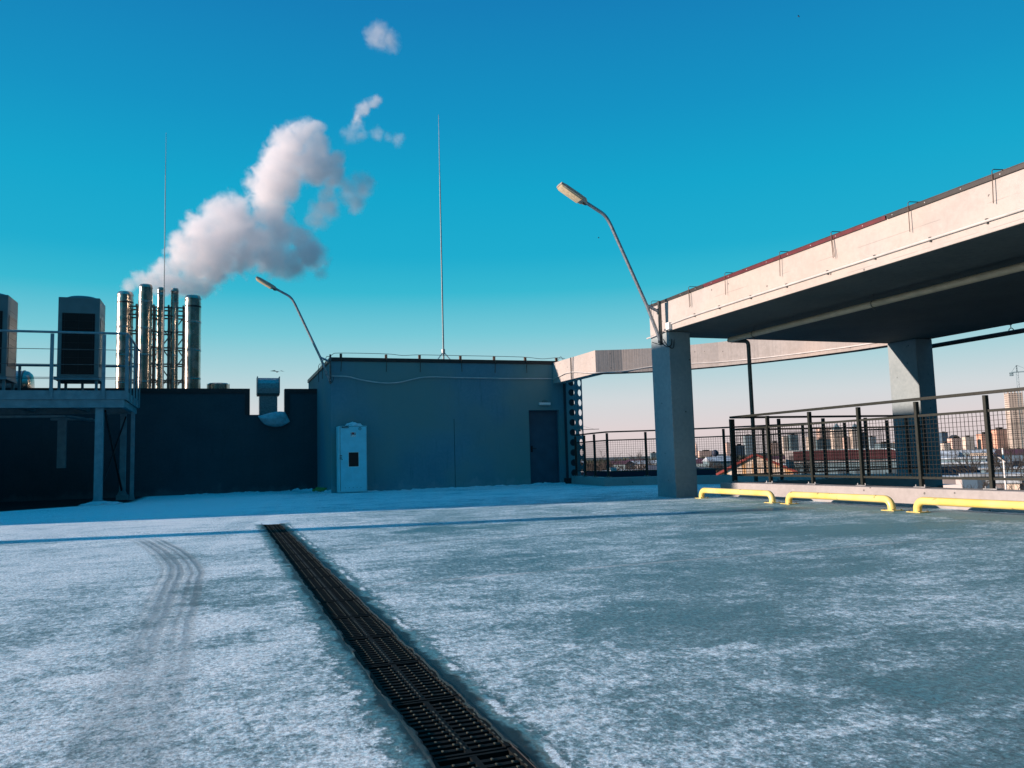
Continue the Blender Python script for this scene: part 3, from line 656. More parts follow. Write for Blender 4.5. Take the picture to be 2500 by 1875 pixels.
MB().lathe((-.13, 31, 1.9), [(.30, 0), (.30, 1.65), (.38, 1.70), (.38, 1.88), (.34, 1.92)], 24).build('cap', M['flue'], vc, smooth=True)
for k in range(8):
    a = k*math.pi/4; mb = MB(); mb.box(-.13+.385*math.cos(a)-.006, -.13+.385*math.cos(a)+.006, 31+.385*math.sin(a)-.006, 31+.385*math.sin(a)+.006, 3.6, 3.82)
    mb.build('seam', M['galvdark'], vc)

# ------------------------------------------------------------------ chimneys and lattice
CH = [(-3.27, .278, 7.09, 'wide polished steel chimney, leftmost of the cluster, with a dark band near its top'),
      (-2.61, .23, 7.39, 'tallest polished steel chimney, second from the left, glowing on its sunny side'),
      (-2.10, .13, 7.31, 'left one of the two slender steel chimneys in the middle of the cluster'),
      (-1.64, .134, 7.30, 'right one of the two slender steel chimneys in the middle of the cluster'),
      (-1.02, .274, 7.05, 'wide stained steel chimney, rightmost of the cluster')]
CY = {0: 31.9, 1: 31.0, 2: 31.35, 3: 31.35, 4: 30.2}
for ci, (x, r, zt, lab) in enumerate(CH):
    cy_ = CY[ci]; zt = .75+(zt-.75)*cy_/31; x = x*cy_/31
    ch = thing('chimney', lab, 'chimney', (x, cy_, 1.9), 'steel chimneys behind the dark wall')
    H = zt-1.9
    MB().lathe((x, cy_, 1.9), [(r, 0), (r, H-.30)], 32).build('flue', M['flue'], ch, smooth=True)
    MB().lathe((x, cy_, 1.9), [(r*1.0, H-.299), (r*1.0, H-.24), (r*.97, H-.235), (r*.97, H-.14), (r*1.02, H-.13), (r*1.02, H-.10), (r*.90, H-.02), (r*.86, H)], 32).build('rim', M['flue'], ch, smooth=True)
    if r > .25: MB().lathe((x, cy_, 1.9), [(r*1.01, H-.43), (r*1.01, H-.37)], 32).build('dark_band', M['coping'], ch, smooth=True)
    k = 0; z = .95
    while z < H-.5:
        MB().lathe((x, cy_, 1.9), [(r*1.005, z), (r*1.035, z+.01), (r*1.035, z+.03), (r*1.01, z+.04), (r*1.035, z+.05), (r*1.035, z+.07), (r*1.005, z+.08)], 32).build('clamp_band', M['flue'], ch, smooth=True)
        z += .93+.04*((x*10) % 3)
fr = thing('lattice_frame', 'dark steel lattice frame holding up the chimneys from behind', 'frame', (-2.1, 31.6, 1.9))
mb = MB(); XS = (-2.92, -2.36, -1.86, -1.36)
for x in XS:
    for y in (31.35, 31.95): mb.box(x-.03, x+.03, y-.03, y+.03, 1.9, 6.75)
mb.build('upright', M['galvdark'], fr)
mb = MB()
for z in (2.6, 3.35, 3.95, 4.55, 5.15, 5.75, 6.35, 6.65):
    for y in (31.30, 31.97): mb.bar((-3.2, y, z), (-1.05, y, z), .035, .05)
    for x in XS: mb.bar((x, 31.0, z), (x, 31.95, z), .035, .05)
mb.build('crossbar', M['galvdark'], fr)
mb = MB(); zz = [2.6, 3.35, 4.1, 4.85, 5.6, 6.35]
for i in range(5):
    for a, b in zip(XS[:-1], XS[1:]):
        if (i+int(a*10)) % 2: a, b = b, a
        mb.bar((a, 31.64, zz[i]), (b, 31.64, zz[i+1]), .03, .04)
        if i % 2: mb.bar((b, 31.70, zz[i]), (a, 31.70, zz[i+1]), .03, .04)
mb.build('brace', M['galvdark'], fr)
def mast(x, y, z0, z1, z2, lab, tri=True, k=1):
    t = thing('lightning_rod', lab, 'lightning rod', (x, y, z0))
    MB().tube([(x, y, z0), (x-.0, y, (z0+z1)/2), (x, y, z1)], .027*k, 10, taper=[1, .8, .62]).build('mast', M['mastmetal'], t, smooth=True)
    MB().tube([(x, y, z1), (x, y, z2)], .013, 6, taper=[1, .45]).build('tip', M['galv'], t)
    if tri:
        for k in range(3):
            a = R_(200+120*k); MB().tube([(x, y, z0+.35), (x+.3*math.cos(a), y+.3*math.sin(a), z0)], .014, 6).build('leg', M['galv'], t)
        MB().tube([(x, y, z0+.28), (x, y, z0+.42)], .05, 8).build('collar', M['galv'], t)
mast(5.97, 21.9, 3.525, 8.96, 10.95, 'tall thin lightning rod on a small tripod in the middle of the grey building roof')
mast(-1.95, 30.2, 1.9, 11.25, 12.85, 'tall thin lightning rod rising behind the chimneys and the steam', False, .75)

# ------------------------------------------------------------------ lamps
def lamp(bx, by, bz, lab, cable=False):
    t = thing('street_lamp', lab, 'lamp', (bx, by, bz), 'angled roof lamps')
    B = Vector((bx, by, bz))
    def q(*a): return tuple(B+Vector(a))
    pole = [q(0, 0, -.03), q(-.245, 0, .60), q(-.88, 0, 1.98)]+bez(q(-.88, 0, 1.98), q(-.955, 0, 2.13), q(-1.0, 0, 2.18), q(-1.10, 0, 2.23), 6)[1:]+[q(-1.42, 0, 2.40)]
    MB().tube(pole, .031, 12).build('pole', M['galv'], t, smooth=True)
    MB().tube([q(-.245, 0, .60), q(-.02, 0, .50)], .026, 10).build('strut', M['galv'], t, smooth=True)
    mb = MB(); mb.box(bx-.01, bx+.035, by-.02, by+.03, bz-.1, bz+.68); mb.box(bx-.03, bx-.01, by-.035, by+.035, bz+.45, bz+.55); mb.box(bx-.03, bx-.01, by-.035, by+.035, bz-.06, bz+.04)
    mb.build('mounting_bar', M['galvdark'], t)
    d = Vector((-.86, 0, .50)).normalized(); n_ = Vector((.50, 0, .86)).normalized(); S = B+Vector((-1.36, 0, 2.365)); w_ = Vector((0, 1, 0))
    L = .56; hd = []
    secs = [(0, .06, -.02, .03), (.05, .115, -.03, .04), (.20, .12, -.036, .042), (.46, .118, -.036, .036), (L, .105, -.03, .02)]
    mb = MB(); vs = []; fs = []
    for (u, wd, lo, hi) in secs:
        for (sw, hh) in ((-1, lo), (1, lo), (1, hi*.4), (.6, hi), (-.6, hi), (-1, hi*.4)): vs.append(tuple(S+d*u+w_*(sw*wd)+n_*hh))
    for i in range(len(secs)-1):
        for j in range(6): a = i*6+j; b = i*6+(j+1) % 6; fs.append([a, b, b+6, a+6])
    fs += [list(range(6))[::-1], list(range(len(vs)-6, len(vs)))]
    h = mb.add(vs, fs).build('lamp_head', M['lamphead'], t, bevel=.006)
    mb = MB(); vs = []; ls = [(.10, .105, -.04), (.115, .11, -.058), (.50, .11, -.056), (.54, .10, -.04)]
    for u, wd, lo in ls: vs += [tuple(S+d*u+w_*(-wd)+n_*-.034), tuple(S+d*u+w_*wd+n_*-.034), tuple(S+d*u+w_*wd*.9+n_*lo), tuple(S+d*u-w_*wd*.9+n_*lo)]
    fs = [(0, 1, 2, 3), (12, 13, 14, 15)]
    for i in range(3):
        for j in range(4): a = i*4+j; b = i*4+(j+1) % 4; fs.append([a, b, b+4, a+4])
    mb.add(vs, fs).build('lens', M['lens'], h, smooth=True)
    mb = MB(); mb.tube([tuple(S-d*.03+n_*-.03), tuple(S+d*.05+n_*-.05)], .014, 6); mb.tube([tuple(S+d*.01-n_*.06), tuple(S+d*.04-n_*.03)], .012, 6); mb.build('clamp', M['galvdark'], h)
    mb = MB()
    if cable:
        mb.tube(spline([q(.0, -.03, -.05), q(.08, -.06, -.14), q(.17, -.08, -.10), q(.20, -.04, .05)], 6), .008, 6)
        mb.tube(spline([q(.03, -.04, .0), q(.10, -.07, -.12), q(.20, -.08, -.16), q(.25, -.05, .02)], 6), .007, 6)
        mb.tube(spline([q(-.18, -.02, -.06), q(-.04, -.05, -.10), q(.05, -.06, -.06)], 4), .006, 6)
    else: mb.tube(spline([q(0, -.03, -.02), q(.05, -.05, -.06), q(.09, -.03, .08)], 5), .008, 6)
    mb.build('lamp_cable', M['black'], t)
lamp(2.655, 21.05, 2.94, 'angled steel lamp on the left corner of the grey building')
lamp(7.27, 12.13, 2.78, 'angled steel lamp on the corner of the big concrete canopy column', True)

# ------------------------------------------------------------------ concrete canopy with columns
CZ0, CZ1 = 2.92, 3.47
can = thing('concrete_canopy', 'wide concrete canopy on square columns with a sunlit side and dark underside', 'canopy', (10, 8, 0))
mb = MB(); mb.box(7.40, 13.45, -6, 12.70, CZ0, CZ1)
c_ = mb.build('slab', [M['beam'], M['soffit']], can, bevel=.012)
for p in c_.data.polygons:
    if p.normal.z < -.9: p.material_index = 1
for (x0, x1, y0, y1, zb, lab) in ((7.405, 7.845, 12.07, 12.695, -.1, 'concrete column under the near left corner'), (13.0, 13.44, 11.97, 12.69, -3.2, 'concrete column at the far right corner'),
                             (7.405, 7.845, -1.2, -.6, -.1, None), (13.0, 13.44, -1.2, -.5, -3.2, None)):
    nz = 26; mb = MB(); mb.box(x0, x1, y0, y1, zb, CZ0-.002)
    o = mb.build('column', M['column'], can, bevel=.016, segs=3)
# chipped strip of render down the near column edge
mb = MB(); z = .25
while z < 2.6:
    h_ = random.uniform(.05, .16); d_ = random.uniform(.004, .011); mb.box(7.405-.003, 7.405+.006, 12.062, 12.062+d_+.004, z, z+h_); z += h_+random.uniform(.0, .12)
mb.build('chipped_edge', M['kerbm'], can)
def trim(y0, y1, mat): return MB().box(7.375, 7.46, y0, y1, 3.452, 3.498).build('edge_trim', mat, can)
trim(10.90, 12.73, M['trimbrown']); trim(7.09, 10.89, M['trimred']); trim(-6, 7.07, M['trimbrown'])
mb = MB(); mb.box(7.461, 13.48, 12.64, 12.73, 3.452, 3.498); mb.build('edge_trim', M['trimbrown'], can)
mb = MB(); y = 12.5
while y > 1: mb.tube([(7.376, y, 3.475), (7.369, y, 3.475)], .006, 6); y -= .46
mb.build('rivet', M['cable'], can)
for i, y in enumerate((12.55, 11.31, 10.28, 8.98, 7.97, 6.74, 5.68, 4.6)):
    mb = MB(); a = (.05, -.02, .0, .03, -.04, .0, .03, 0)[i]
    mb.tube([(7.362, y+a*.4, 3.20), (7.365, y, 3.49), (7.365, y, 3.535), (7.385, y, 3.555), (7.50, y-.02, 3.555)], .0048, 6)
    if i % 3 == 1: mb.tube([(7.362, y-.04, 3.21), (7.366, y-.008, 3.48), (7.366, y-.005, 3.53)], .004, 6)
    mb.box(7.50, 7.52, y-.03, y+.0, 3.53, 3.56)
    mb.build('hook', M['rebar'], can)
MB().tube(spline([(7.47, 12.6, 3.52), (7.5, 11.3, 3.55), (7.5, 10.3, 3.55), (7.5, 9, 3.55), (7.5, 8, 3.55), (7.5, 6.7, 3.55), (7.5, 4, 3.55)], 4), .005, 6).build('lightning_wire', M['galvdark'], can)
pts = [(7.385, 11.93, 3.03), (7.383, 11.4, 3.045), (7.383, 10.9, 3.05), (7.383, 10.4, 3.05), (7.383, 9.6, 3.052), (7.383, 8.6, 3.05), (7.383, 7.4, 3.05), (7.383, 6.2, 3.05), (7.383, 4, 3.05), (7.383, -2, 3.05)]
MB().tube(spline(pts, 4), .015, 8).build('conduit', M['cable'], can, smooth=True)
mb = MB()
for y in (11.2, 10.5, 9.7, 8.9, 8.1, 7.3, 6.5, 5.8): mb.box(7.372, 7.399, y-.01, y+.01, 3.02, 3.075)
mb.build('conduit_clip', M['galvdark'], can)
MB().tube(spline([(7.36, 12.75, 2.89), (7.375, 12.5, 2.90), (7.375, 12.2, 2.93)], 4), .014, 8).build('conduit', M['cable'], can, smooth=True)
MB().tube([(7.375, 12.16, 2.95), (7.375, 12.05, 2.97)], .014, 8).build('conduit', M['cable'], can, smooth=True)
jb = MB().box(7.335, 7.399, 11.94, 12.05, 2.93, 3.06).build('junction_box', M['whitepaint'], can, bevel=.008)
# pipes hung under the canopy
pp = thing('drain_pipe', 'beige pipe slung below the canopy turning down into a dark downpipe', 'pipe', (8.7, 10, 2.8))
MB().tube([(8.62, -5, 2.78), (8.62, 11.98, 2.78)], .048, 16).build('run', M['pipe'], pp, smooth=True)
pts = [(8.62, 12.02, 2.78), (8.75, 12.06, 2.78), (8.98, 12.06, 2.78)]+bez((8.98, 12.06, 2.78), (9.05, 12.06, 2.78), (9.07, 12.06, 2.76), (9.07, 12.06, 2.68), 5)[1:]+[(9.07, 12.06, .2)]
MB().tube(pts, .036, 14).build('downpipe', M['downpipe'], pp, smooth=True)
mb = MB()
for y in (11.3, 8.6, 5.9): mb.tube([(8.62, y, 2.80), (8.62, y, 2.92)], .006, 6); mb.lathe((8.62, y, 2.70), [(.01, 0), (.012, .02)], 6); mb.tube([(8.62+.053*math.cos(a*.524), y, 2.78+.053*math.sin(a*.524)) for a in range(13)], .006, 5)
mb.build('hanger', M['galvdark'], pp)
p2 = thing('hanging_pipe', 'thin dark pipe hung outside the far right edge of the canopy', 'pipe', (13.6, 8, 2.75))
MB().tube([(13.62, -5, 2.80), (13.62, 12.3, 2.80)], .045, 12).build('run', M['darksteel'], p2, smooth=True)
mb = MB()
for y in (10.4, 7.9): mb.tube([(13.62, y, 2.95), (13.62, y, 2.88)], .008, 6); mb.tube([(13.62, y+.05*math.cos(a*.524), 2.83+.055*math.sin(a*.524)) for a in range(13)], .008, 5); mb.box(13.45, 13.64, y-.01, y+.01, 2.94, 2.965)
mb.build('hanger', M['galvdark'], p2)

# ------------------------------------------------------------------ curved beam, kerb and railings
RB = [(9.06, 21.19), (9.08, 19.8), (9.10, 18.45)]
RC = [(9.10, 18.45), (9.75, 18.22), (10.42, 17.85), (11.02, 17.33), (11.6, 16.62), (12.12, 15.75), (12.6, 14.7), (12.95, 13.6), (13.1, 12.75)]
rb = thing('curved_beam', 'sunlit concrete beam curving from the grey building round to the canopy', 'beam', (10, 18, 2.9))
MB().strip(RB, .33, 2.90, 3.50).build('straight_span', M['beam'], rb)
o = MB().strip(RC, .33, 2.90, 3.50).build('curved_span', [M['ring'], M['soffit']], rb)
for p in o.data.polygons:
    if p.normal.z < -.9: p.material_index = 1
MB().box(9.053, 9.062, 19.9, 19.93, 2.9, 3.5).build('joint', M['darksteel'], rb)
def inn(path, d, z): return [(x, y, z) for x, y in offs(path, d)]
pts = [(9.04, 21.16, 3.03), (9.04, 20.6, 3.07), (9.04, 20.2, 3.10), (9.04, 19.6, 3.06), (9.03, 18.8, 2.95), (9.06, 18.36, 2.90)]+[(x, y, z) for (x, y), z in zip(offs(RC, -.025)[1:], (2.93, 3.02, 3.03, 3.0, 2.99, 2.99, 2.99, 2.99))]
MB().tube(spline(pts, 6), .016, 8).build('conduit', M['cable'], rb, smooth=True)
MB().tube(spline([(9.3, 21.3, 3.62), (9.2, 20.9, 3.66), (9.15, 20.6, 3.52), (9.15, 20.2, 3.51)], 5), .006, 6).build('lightning_wire', M['galvdark'], rb)
def plate(mb, o, du, n_, wd, pitch, cnt, r, th):        # vertical strip plate with a row of round holes
    o = Vector(o); du = Vector(du).normalized(); up = Vector((0, 0, 1)); nn = du.cross(up)
    N = 20
    for c in range(cnt):
        cz = o+up*(pitch*(c+.5))+du*(wd/2)
        for sgn in (0, th):
            ring = [cz+(du*math.cos(a)+up*math.sin(a))*r+nn*sgn for a in [2*math.pi*(k+.5)/N for k in range(N)]]
            sq = []
            for k in range(N):
                a = 2*math.pi*(k+.5)/N; cx_, sy_ = math.cos(a), math.sin(a); s_ = 1/max(abs(cx_), abs(sy_))
                sq.append(cz+du*(cx_*s_*wd/2)+up*(sy_*s_*pitch/2)+nn*sgn)
            mb.add(ring+sq, [[k, (k+1) % N, N+(k+1) % N, N+k] for k in range(N)])
        r0 = [cz+(du*math.cos(a)+up*math.sin(a))*r for a in [2*math.pi*(k+.5)/N for k in range(N)]]
        r1 = [v+nn*th for v in r0]; mb.add(r0+r1, [[k, (k+1) % N, N+(k+1) % N, N+k] for k in range(N)])
pc = thing('perforated_column', 'grey steel corner column pierced by a vertical row of round holes beside the door', 'column', (9.6, 21, 0))
mb = MB(); plate(mb, (9.36, 20.98, .16), (1, 0, 0), 0, .34, .2895, 10, .098, .012); mb.build('front_plate', M['stucco'], pc)
mb = MB(); plate(mb, (9.70, 20.98, .16), (.82, .57, 0), 0, .30, .2895, 10, .098, .012); mb.build('side_plate', M['stucco'], pc)
MB().box(9.37, 9.69, 21.16, 21.19, .0, 3.4).build('back_plate', M['darkstucco'], pc)
MB().box(9.30, 9.44, 20.96, 21.19, 0, .155).build('foot', M['darksteel'], pc)

kerb1 = thing('curved_kerb', 'low blue-grey concrete upstand curving under the far railing', 'kerb', (10, 18, 0))
KA = [(9.42, 20.95), (9.1, 18.2)]; KC = [(9.1, 18.2), (9.75, 17.95), (10.42, 17.55), (11.02, 17.0), (11.6, 16.3), (12.12, 15.45), (12.6, 14.4), (12.95, 13.4), (13.05, 12.75)]
MB().strip(KA+KC[1:], .30, -.01, .21).build('upstand', M['kerbm'], kerb1, bevel=.012)
kerb2 = thing('ramp_kerb', 'long pale concrete upstand along the ramp edge behind the yellow wheel stops', 'kerb', (8.4, 6, 0))
MB().box(8.25, 8.56, -6, 11.99, -.01, .235).build('upstand', M['kerbm'], kerb2, bevel=.015, segs=3)
MB().box(8.562, 12.98, 11.70, 11.99, -.4, .225).build('cross_upstand', M['column'], kerb2, bevel=.012)
RT, MT, MZ0 = 1.37, 1.155, .36
def post(mb, x, y, z0, z1):
    mb.box(x-.028, x+.028, y-.022, y+.022, z0, z1-.03)
def railing(name, lab, pts, zb, loc, gap_end=False, skew=None):
    t = thing(name, lab, 'railing', loc)
    for i, (x, y) in enumerate(pts):
        mb = MB(); post(mb, x, y, zb, RT)
        p_ = mb.build('post', M['rail'], t, bevel=.004, segs=1)
        mb = MB(); mb.box(x-.05, x+.05, y-.09, y+.09, zb, zb+.012)
        for s_ in (-.07, .07): mb.lathe((x-.03, y+s_, zb+.012), [(.008, 0), (.008, .025)], 6)
        mb.build('foot_plate', [M['galv']], p_)
    hr = [(x, y, RT) for x, y in pts]
    mb = MB()
    for a, b in zip(hr[:-1], hr[1:]): mb.bar(a, b, .055, .036)
    mb.build('handrail', M['rail'], t)
    for (x0, y0), (x1, y1) in zip(pts[:-1], pts[1:]):
        d = Vector((x1-x0, y1-y0, 0)); L = d.length; d.normalize(); a = Vector((x0, y0, 0))+d*.03; L2 = L-.06
        for z in (MT, MZ0): MB().bar(tuple(a+Vector((0, 0, z))), tuple(a+d*L2+Vector((0, 0, z))), .03, .03).build('panel_rail', M['rail'], t)
        mb = MB(); n_ = max(2, round(L2/.056)); 
        for k in range(1, n_):
            p_ = a+d*(L2*k/n_); mb.bar((p_.x, p_.y, MZ0), (p_.x, p_.y, MT), .0048, .0048)
        m_ = round((MT-MZ0)/.056); sd = Vector((-d.y, d.x, 0))*.0049
        for k in range(1, m_):
            z = MZ0+(MT-MZ0)*k/m_; mb.bar(tuple(a+sd+Vector((0, 0, z))), tuple(a+sd+d*L2+Vector((0, 0, z))), .0048, .0048)
        mb.build('wire_panel', M['wire'], t)
    return t
railing('ramp_railing', 'nearest dark railing with wire panels running along the sunlit kerb toward the right edge', [(8.45, 11.85-k*1.0) for k in range(10)], .237, (8.45, 8, .237))
railing('ramp_railing', 'short dark railing crossing from the ramp corner to the far canopy column', [(8.49+k*1.0 if k else 8.50, 11.87) for k in range(5)]+[(12.93, 11.87)], .227, (10.5, 11.87, .227))
def along(path, step, start=0):
    P_ = [Vector(p) for p in path]; out = []; need = start
    for a, b in zip(P_[:-1], P_[1:]):
        L = (b-a).length; s_ = need
        while s_ <= L: out.append(tuple(a+(b-a)*(s_/L))); s_ += step
        need = s_-L
    return out
KR = offs(KC, .15)
pts = [(9.50, 20.75), (9.38, 19.9), (9.29, 19.1)]+along(KR, .98, .12)
railing('curved_railing', 'dark railing with wire panels following the far curved kerb', pts, .212, (10.5, 17.5, .212))

# yellow wheel stops
def wheel_stop(y0, y1, lab):
    L = y0-y1; x = 7.60; t = thing('wheel_stop', lab, 'wheel stop', (x, (y0+y1)/2, 0), 'yellow tube wheel stops')
    r = .046; zc = .135; R = .10
    pts = [(x, y0-.03, .005), (x, y0-.03, zc-R)]+[(x, y0-.03-R+R*math.cos(a), zc-R+R*math.sin(a)) for a in [math.pi/2*k/7 for k in range(1, 8)]]
    pts += [(x, y1+.03+R-R*math.sin(a), zc-R+R*math.cos(a)) for a in [math.pi/2*k/7 for k in range(0, 8)]]+[(x, y1+.03, .005)]
    MB().tube(pts, r, 20).build('tube', M['yellow'], t, smooth=True)
    for yy in (y0-.03, y1+.03):
        p_ = MB().box(x-.085, x+.085, yy-.11, yy+.09, .001, .010).build('base_plate', M['yellow'], t, bevel=.003)
        mb = MB()
        for a, b in ((-.06, -.08), (.06, -.08), (-.06, .065), (.06, .065)): mb.lathe((x+a, yy+b, .010), [(.012, 0), (.012, .012)], 6)
        mb.build('bolt', M['rust'], p_)
wheel_stop(11.62, 9.72, 'yellow tubular wheel stop right of the big column, farthest of the row')
wheel_stop(9.42, 7.50, 'yellow tubular wheel stop in the middle of the row')
wheel_stop(7.18, 5.20, 'yellow tubular wheel stop nearest the camera, cut by the right edge')

# ------------------------------------------------------------------ steel platform with air conditioners
PX1, PY0, PY1, PZ = -2.06, 19.80, 22.70, 2.53
pl = thing('steel_platform', 'grey steel platform on legs with railings at the left, carrying air conditioners', 'platform', (-4, 21, 0))
MB().box(-9, PX1, PY0+.02, PY1, PZ-.05, PZ).build('deck', M['darksteel'], pl)
mb = MB(); mb.box(-9, PX1, PY0-.005, PY0+.018, PZ-.19, PZ+.01); mb.box(PX1+.001, PX1+.02, PY0-.004, PY1, PZ-.19, PZ+.01); mb.build('fascia', M['platform'], pl)
mb = MB(); mb.box(-9, PX1-.02, PY0+.02, PY0+.10, PZ-.37, PZ-.192); mb.box(PX1-.12, PX1-.02, PY0+.10, PY1, PZ-.34, PZ-.192); mb.box(-9, PX1-.121, PY1-.12, PY1-.02, PZ-.34, PZ-.192)
for x in (-3.2, -4.4, -5.6, -6.8): mb.box(x-.05, x+.05, PY0+.101, PY1-.121, PZ-.30, PZ-.192)
mb.build('floor_beam', M['platform'], pl)
for (x, y, w_, zb) in ((-2.585, 19.95, .085, .02), (-2.36, 22.45, .07, .12), (-2.10, 22.0, .045, .01), (-6.5, 19.95, .085, .02), (-6.5, 22.5, .07, .02)):
    lg = MB().box(x-w_, x+w_, y-w_*.8, y+w_*.8, zb, PZ-.372 if w_ > .08 else PZ-.342).build('leg', M['platform'], pl, bevel=.004, segs=1)
    mb = MB(); mb.box(x-w_*1.9, x+w_*1.9, y-w_*1.7, y+w_*1.7, .002, zb)
    for s_ in (-1, 1): mb.add([(x+s_*w_, y-.006, zb), (x+s_*w_*1.8, y-.006, zb), (x+s_*w_, y-.006, zb+.12), (x+s_*w_, y+.006, zb), (x+s_*w_*1.8, y+.006, zb), (x+s_*w_, y+.006, zb+.12)], [(0, 1, 2), (5, 4, 3), (0, 2, 5, 3), (1, 4, 5, 2)])
    mb.build('base_plate', M['platform'], lg)
mb = MB(); mb.bar((-2.5, 20.05, .5), (-2.30, 22.4, 2.1), .03, .03); mb.bar((-2.36, 22.3, .25), (-2.5, 20.1, 2.1), .04, .06); mb.build('brace', M['darksteel'], pl)
# hanging cable trays below
ct = thing('cable_tray', 'dim tee-shaped metal tray hanging in the shadow under the platform', 'cable tray', (-3.65, 21.9, 1))
mb = MB(); mb.box(-3.75, -3.56, 21.9, 22.0, .84, 2.0); mb.box(-9, -3.45, 21.05, 21.2, 2.02, 2.07); mb.bar((-3.45, 21.12, 2.05), (-3.0, 22.2, 2.0), .2, .04); mb.box(-3.9, -3.0, 21.85, 22.05, 2.0, 2.05)
mb.build('tray', M['platform'], ct)
rl = MB()
def prail(pts, zt, mids, name='side_railing'):
    r0 = MB(); r0.tube([(x, y, zt) for x, y in pts], .028, 10, caps=True); par = r0.build(name, M['platform'], pl, smooth=True)
    mb = MB()
    for z in mids: mb.tube([(x, y, z) for x, y in pts], .007, 6)
    mb.build('tension_wire', M['galvdark'], par)
    return par
fr_ = prail([(-9, PY0+.0), (PX1+.02, PY0+.0)], 3.84, (3.46, 3.12, 2.83), 'front_railing')
for x in (-3.53, -2.50, -2.03, -4.62, -5.8, -7.0): MB().box(x-.035, x+.035, PY0-.045, PY0-.008, PZ-.18, 3.80).build('railing_post', M['platform'], fr_)
sr_ = prail([(PX1+.03, PY0), (PX1+.03, PY1)], 3.84, (3.46, 3.12, 2.83))
for y in (20.55, 21.3, 22.0, 22.65): MB().box(PX1+.022, PX1+.055, y-.03, y+.03, PZ-.18, 3.80).build('railing_post', M['platform'], sr_)
br_ = prail([(-9, PY1), (PX1, PY1)], 3.43, (3.1,), 'back_railing')
for x in (-4.75, -3.35, -2.3, -6.2): MB().box(x-.03, x+.03, PY1-.02, PY1+.02, PZ, 3.4).build('railing_post', M['platform'], br_)
def ac(x0, lab):
    w_, d_, z0, z1 = .90, .98, 3.03, 4.97; y0 = 21.5; x1 = x0+w_
    t = thing('air_conditioner', lab, 'air conditioner', (x0+w_/2, 22, PZ), 'outdoor air conditioning units on the platform')
    MB().box(x0, x1, y0, y0+d_, z0, z1).build('casing', M['acbody'], t, bevel=.012)
    MB().lathe((x0+w_/2, y0+d_/2, z1+.001), [(.40, 0), (.38, .05), (.30, .085), (.1, .09)], 24).build('fan_cover', M['acbody'], t, smooth=True)
    g_ = MB().box(x0+.09, x1-.10, y0-.012, y0-.001, z0+.06, 4.58).build('front_grille', M['grille'], t)
    mb = MB()
    for k in range(9): z = z0+.1+k*.18; mb.box(x0+.10, x1-.11, y0-.018, y0-.0125, z, z+.006)
    for xx in (x0+.14, x0+.45, x1-.15): mb.box(xx, xx+.006, y0-.024, y0-.0185, z0+.08, 4.56)
    mb.build('grille_wire', M['grillewire'], g_)
    s_ = MB().box(x1+.001, x1+.010, y0+.12, y0+d_-.12, z0+.25, 4.50).build('side_grille', M['grille'], t)
    mb = MB()
    for k in range(9): z = z0+.3+k*.16; mb.box(x1+.0105, x1+.016, y0+.13, y0+d_-.13, z, z+.006)
    mb.build('grille_wire', M['grillewire'], s_)
    mb = MB()
    for (x, y) in ((x0+.05, y0+.06), (x1-.05, y0+.06), (x0+.05, y0+d_-.06), (x1-.05, y0+d_-.06)): mb.box(x-.03, x+.03, y-.03, y+.03, PZ+.001, z0-.08)
    mb.box(x0-.06, x1+.02, y0-.02, y0+.06, z0-.08, z0-.002); mb.box(x0-.06, x1+.02, y0+d_-.06, y0+d_+.02, z0-.08, z0-.002); mb.box(x0-.04, x0+.03, y0+.061, y0+d_-.061, z0-.08, z0-.002); mb.box(x1-.05, x1+.02, y0+.061, y0+d_-.061, z0-.08, z0-.002)
    mb.box(x0+.1, x1-.1, y0+.3, y0+.34, PZ+.08, PZ+.12)
    mb.build('stand', M['platform'], t)
    mb = MB(); mb.box(x0+.03, x0+.035, y0-.002, y0-.0005, z1-.12, z1-.115); mb.build('casing_screw', M['black'], t)
ac(-3.73, 'tall grey air conditioning unit with a black grille, the whole one behind the railing')
ac(-5.68, 'grey air conditioning unit mostly cut off by the left edge')
dm = thing('metal_drum', 'lying galvanised drum with a sunlit round end left of the air conditioner', 'duct', (-6.6, 31, 1.9))
def xcyl(mb, x0, x1, y, z, r, n=28):
    vs = [(x, y+r*math.cos(2*math.pi*j/n), z+r*math.sin(2*math.pi*j/n)) for x in (x0, x1) for j in range(n)]
    mb.add(vs, [list(range(n)), list(range(n, 2*n))[::-1]]+[[j, (j+1) % n, n+(j+1) % n, n+j] for j in range(n)])
mb = MB(); xcyl(mb, -8.2, -6.35, 31, 3.72, .50); mb.build('shell', M['galv'], dm, smooth=True)
mb = MB(); xcyl(mb, -6.349, -6.31, 31, 3.72, .52); mb.build('rim', M['galvdark'], dm, smooth=True)
mb = MB(); mb.tube([(-6.308, 31, 3.72), (-6.2, 31, 3.72), (-6.1, 31, 3.72), (-6.07, 31, 3.72)], .5, 28, taper=[1, .95, .75, .4]); mb.build('end_cap', M['flue'], dm, smooth=True)
mb = MB()
for x in (-7.9, -6.6): mb.box(x-.05, x+.05, 30.7, 31.3, 1.9, 3.25)
mb.build('cradle', M['platform'], dm)

